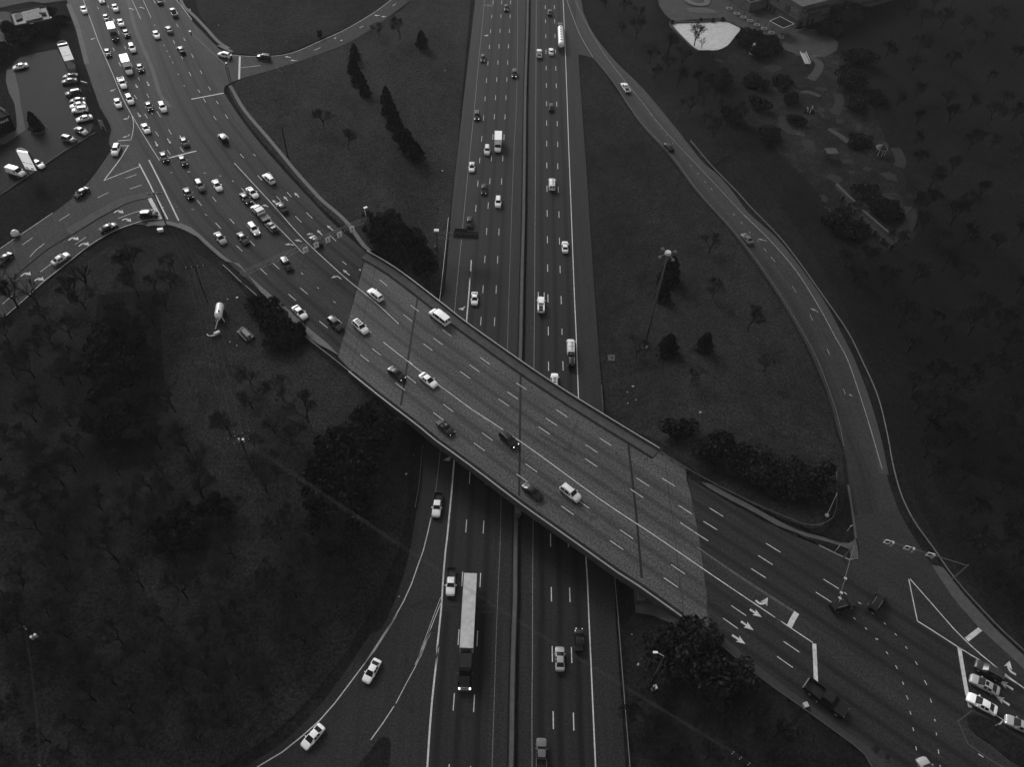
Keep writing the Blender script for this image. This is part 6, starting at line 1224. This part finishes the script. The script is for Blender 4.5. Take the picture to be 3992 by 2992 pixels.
PR = {'ev': [evergreen(1, 7.5, 3.0), evergreen(2, 7, 2.7)], 'bu': [bushy(3, 3.6, 3.8), bushy(4, 3.0, 3.4), bushy(5, 3.3, 3.0)], 'ba': [bare(11, 12), bare(12, 13, .24), bare(13, 10, .2, .7)], 'bk': [bare(31, 12, .22, .55, True, MT['twigd']), bare(32, 11, .2, .65, True, MT['twigd'])],
      'bd': [bare(21, 11, .26, .45, False, MT['barkd']), bare(22, 13, .3, .5, True, MT['barkd'])]}
used_ = set()
def plant(kind, px, lab, grp, sc=1.0, k=None, surf='G', z=0):
    i = (plant.n*7+plant.n//3) % len(PR[kind]) if k is None else k; plant.n += 1; src = PR[kind][i]; x, y, zz = PZ(px, surf); rz = (plant.n*2.399) % 6.283
    if (kind, i) in used_: o = dup(src, (x, y, zz-.15), rz, lab, grp)
    else: used_.add((kind, i)); o = src; o.location = (x, y, zz-.15); o.rotation_euler = (0, 0, rz); o['label'] = lab; o['group'] = grp
    o['category'] = 'tree'; o.scale = (sc, sc, sc*(1+.12*math.sin(plant.n*1.7))); return o
plant.n = 0
EV = [((1385, 232), .75, 'topmost dark evergreen of the upper row in the left infield'), ((1380, 285), .9, 'second dark evergreen of the upper row in the left infield'), ((1400, 330), .95, 'third dark evergreen of the upper row in the left infield'), ((1425, 372), .7, 'lowest dark evergreen of the upper row in the left infield'),
 ((1508, 400), .8, 'topmost dark evergreen of the lower row in the left infield'), ((1520, 448), 1.0, 'second dark evergreen of the lower row in the left infield'), ((1540, 500), 1.0, 'third dark evergreen of the lower row in the left infield'), ((1560, 545), .85, 'fourth dark evergreen of the lower row in the left infield'), ((1590, 590), 1.05, 'fifth dark evergreen of the lower row in the left infield'), ((1625, 620), .95, 'lowest dark evergreen of the lower row in the left infield'),
 ((1645, 182), .95, 'single dark evergreen near the freeway in the upper left infield'), ((2606, 1098), 1.1, 'upper dark evergreen behind the tall lamp mast'), ((2582, 1165), .75, 'middle dark evergreen behind the tall lamp mast'), ((2600, 1372), 1.05, 'large dark evergreen right of the lamp mast foot'), ((2742, 1362), .8, 'smaller dark evergreen at the centre of the right infield')]
for p, s, l in EV: plant('ev', p, l, 'dark evergreens in the infields', s)
plant('ev', (145, 503), 'dark cone shaped evergreen on the kerbed island of the lot', 'dark evergreens in the infields', .75)
BU = [((1470, 900), 1.0), ((1530, 885), 1.1), ((1500, 950), 1.15), ((1570, 945), 1.2), ((1620, 985), 1.1), ((1560, 1010), 1.1), ((1640, 1045), 1.0), ((1015, 1200), .8), ((1060, 1245), 1.0), ((1100, 1290), .9), ((1160, 1320), .8), ((1120, 1340), .9),
 ((1370, 1720), 1.2), ((1310, 1790), 1.3), ((1380, 1830), 1.2), ((1300, 1890), 1.4), ((1400, 1900), 1.1), ((1330, 1980), 1.4), ((1260, 1960), 1.1), ((1390, 2010), 1.1), ((1300, 2060), 1.2), ((1450, 1810), 1.0), ((1480, 1700), 1.0), ((1420, 1640), 1.0), ((470, 1320), 1.5), ((450, 1420), 1.5), ((480, 1520), 1.4), ((440, 1610), 1.2), ((500, 1690), 1.2), ((690, 2110), 1.1), ((760, 2060), 1.2), ((830, 2010), 1.0),
 ((2760, 1760), 1.1), ((2850, 1800), 1.2), ((2950, 1850), 1.2), ((3050, 1880), 1.2), ((3150, 1900), 1.1), ((2640, 1680), 1.0), ((2600, 2560), 1.2), ((2700, 2600), 1.4), ((2800, 2650), 1.3), ((2620, 2500), 1.0), ((2720, 2520), 1.2), ((3290, 80), 1.5), ((3330, 60), 1.4), ((3240, 130), 1.1), ((3340, 250), 1.5), ((3310, 340), 1.3), ((3330, 420), 1.2), ((3400, 390), 1.1), ((2960, 220), 1.0), ((3000, 190), 1.1), ((2905, 168), 1.0), ((2925, 140), .9), ((2955, 178), 1.1), ((2960, 420), 1.0), ((3050, 330), .9), ((3080, 400), .9), ((2940, 330), 1.0), ((3100, 480), .8), ((3350, 560), 1.0), ((3000, 540), .9), ((3450, 830), 1.1), ((3380, 770), .9), ((2850, 470), 1.1), ((2800, 330), 1.0), ((3250, 870), 1.2), ((3300, 900), 1.2), ((40, 125), .9), ((110, 125), .9), ((160, 120), .9), ((200, 130), .8), ((90, 165), 1.0), ((20, 225), 1.1), ((190, 60), .8), ((240, 90), .8)]
REG = lambda p: ('behind the sign truss left of the overpass' if 1400 < p[0] < 1700 and p[1] < 1100 else 'along the lower guardrail of the approach' if 900 < p[0] < 1250 and p[1] < 1400 else 'in the dark clump below the left end of the overpass' if 1200 < p[0] < 1520 else 'in the left woods' if p[0] < 900 and p[1] > 1000 else 'at the parking lots' if p[0] < 900 else 'in the shaded corner above the right overpass end' if 2550 < p[0] < 3200 and 1600 < p[1] < 2000 else 'in the dark hollow below the right overpass end' if p[1] > 2400 else 'in the amusement park')
for i, (p, s) in enumerate(BU): plant('bu', p, 'dark dense evergreen bush '+REG(p), 'dense dark bushes '+REG(p), s)
BT = [((345, 1130), 1.0, 'large dark bare tree over the side road, trunk nearest the pale car'), ((300, 1170), .9, 'leaning dark bare tree left of the large one by the side road'), ((70, 1200), 1.0, 'dark bare tree crossing the lowest side road lanes'), ((20, 1150), 1.0, 'dark bare tree at the left picture edge over the side road'), ((150, 1190), .9, 'dark bare tree between the turn arrows at the side road bottom'), ((500, 1060), .7, 'small dark bare tree below the white utility box')]
for p, s, l in BT: plant('bd', p, l, 'bare trees', s)
BT2 = [((1262, 492), .8, 'bare tree in the left infield above the dark pole'), ((1362, 585), .7, 'bare tree in the middle of the left infield'), ((1560, 150), .8, 'bare tree near the top of the left infield'), ((1480, 140), .7, 'bare tree just below the upper ramp end'), ((2765, 985), .7, 'topmost bare tree in the right infield'), ((2775, 1165), .75, 'second bare tree in the right infield'), ((2915, 1290), .8, 'bare tree nearest the ramp in the right infield'), ((2695, 1490), .7, 'lowest left bare tree in the right infield'), ((2975, 1450), .7, 'lowest right bare tree in the right infield'), ((2480, 1395), .6, 'small bare tree by the freeway in the right infield')]
for p, s, l in BT2: plant('ba', p, l, 'bare trees', s)
plant('bd', (2707, 178), 'bare tree standing in front of the pale pond', 'bare trees', .85, k=1); plant('bd', (2735, 186), 'second bare tree in front of the pale pond, to the right', 'bare trees', .55, k=0)
rr = random.Random(99)
def inside(p, poly):
    c = False; j = len(poly)-1
    for i in range(len(poly)):
        if (poly[i][1] > p[1]) != (poly[j][1] > p[1]) and p[0] < (poly[j][0]-poly[i][0])*(p[1]-poly[i][1])/(poly[j][1]-poly[i][1])+poly[i][0]: c = not c
        j = i
    return c
def scatter(poly, n, mind, lab, grp, smin=.6, smax=1.0, kind='ba'):
    xs = [p[0] for p in poly]; ys = [p[1] for p in poly]; got = []; tr = 0
    while len(got) < n and tr < 9000:
        tr += 1; p = (rr.uniform(min(xs), max(xs)), rr.uniform(min(ys), max(ys)))
        if inside(p, poly) and all(math.hypot(p[0]-q[0], p[1]-q[1]) > mind for q in got): got.append(p)
    for p in got: plant(kind, p, lab, grp, rr.uniform(smin, smax))
scatter([(-100, 1420), (250, 1190), (420, 1080), (600, 1000), (690, 1020), (700, 1300), (640, 1500), (840, 1900), (500, 2300), (60, 2600), (-100, 2500)], 88, 62, 'leafless tree in the dark woods left of the wires', 'leafless trees of the left woods')
scatter([(900, 1450), (1200, 1480), (1300, 1640), (1180, 1850), (1200, 2130), (1380, 2100), (1300, 2450), (1000, 2780), (750, 2950), (-60, 3100), (-60, 2700), (600, 2250), (900, 2000)], 62, 85, 'leafless tree between the wires and the exit ramp', 'leafless trees beside the exit ramp', .6, .95)
scatter([(2840, 520), (3000, 620), (3150, 850), (3330, 1120), (3480, 1420), (3560, 1750), (3660, 2050), (3800, 2270), (4050, 2480), (4150, 2000), (4150, -50), (3500, -50), (3420, 150), (3560, 700), (3500, 950), (3300, 960), (3150, 800), (3000, 600)], 120, 66, 'leafless tree in the dark woods along the right picture side', 'leafless trees of the right woods', kind='bk')
scatter([(2340, 20), (2480, 40), (2600, 200), (2780, 300), (2950, 480), (2780, 560), (2560, 330)], 22, 55, 'leafless tree between ramp and amusement park', 'leafless trees beside the amusement park', .55, .85)
scatter([(2420, 2650), (2560, 2720), (3000, 2780), (3300, 2960), (3330, 3080), (2500, 3080)], 18, 75, 'leafless tree in the hollow at the lower edge right of the freeway', 'leafless trees below the overpass end', .5, .8, kind='bk')
for ks in PR.values():
    for q in ks: q['category'] = 'tree'
# ------------------------------------------------------------------ camera, light, world
cam = bpy.data.cameras.new('camera'); co = bpy.data.objects.new('camera', cam); COL.objects.link(co); S.camera = co
Mx = Matrix([list(RW[0])+[0], list(RW[1])+[0], list(RW[2])+[CAMH], [0, 0, 0, 1]]); co.matrix_world = Mx
cam.sensor_fit = 'HORIZONTAL'; cam.sensor_width = 36; cam.lens = 36*FPX/3992; cam.clip_start = 1; cam.clip_end = 9000
wd = bpy.data.worlds.new('World'); S.world = wd; wd.use_nodes = True; nt = wd.node_tree; bg = nt.nodes['Background']
sky = nt.nodes.new('ShaderNodeTexSky'); sky.sky_type = 'NISHITA'; sky.sun_disc = False
SUN_EL, SUN_AZ = 32, -32         # azimuth from +Y, negative = towards -X (upper left of the picture)
sky.sun_elevation = math.radians(SUN_EL); sky.sun_rotation = math.radians(SUN_AZ); sky.dust_density = 4; sky.air_density = 1.0
hs = nt.nodes.new('ShaderNodeHueSaturation'); hs.inputs['Saturation'].default_value = 0.0
nt.links.new(sky.outputs[0], hs.inputs['Color']); nt.links.new(hs.outputs[0], bg.inputs[0]); bg.inputs[1].default_value = 0.125
sl_ = bpy.data.lights.new('sun', 'SUN'); sl_.energy = 1.6; sl_.angle = math.radians(20); so = bpy.data.objects.new('sun', sl_); COL.objects.link(so)
az = math.radians(SUN_AZ); el = math.radians(SUN_EL); dv = Vector((math.sin(az)*math.cos(el), math.cos(az)*math.cos(el), math.sin(el)))
so.rotation_euler = dv.to_track_quat('Z', 'Y').to_euler()
S.view_settings.view_transform = 'Standard'; S.view_settings.look = 'None'; S.view_settings.exposure = 0.0; S.view_settings.gamma = 1.0

hz = MB(); hz.box(-4300, 4300, -4300, 4700, -3.0, 162.0); hz_o = hz.build('black_lift_haze', None); tag(hz_o, kind='stuff')  # thin air volume added to lift the darkest tones
hm = bpy.data.materials.new('thin_lift_haze'); hm.use_nodes = True; hm.node_tree.nodes.clear(); ho = hm.node_tree.nodes.new('ShaderNodeOutputMaterial'); hv = hm.node_tree.nodes.new('ShaderNodeVolumePrincipled')
hv.inputs['Color'].default_value = (.9, .9, .9, 1); hv.inputs['Density'].default_value = 6e-5; hm.node_tree.links.new(hv.outputs[0], ho.inputs['Volume']); hz_o.data.materials.append(hm)
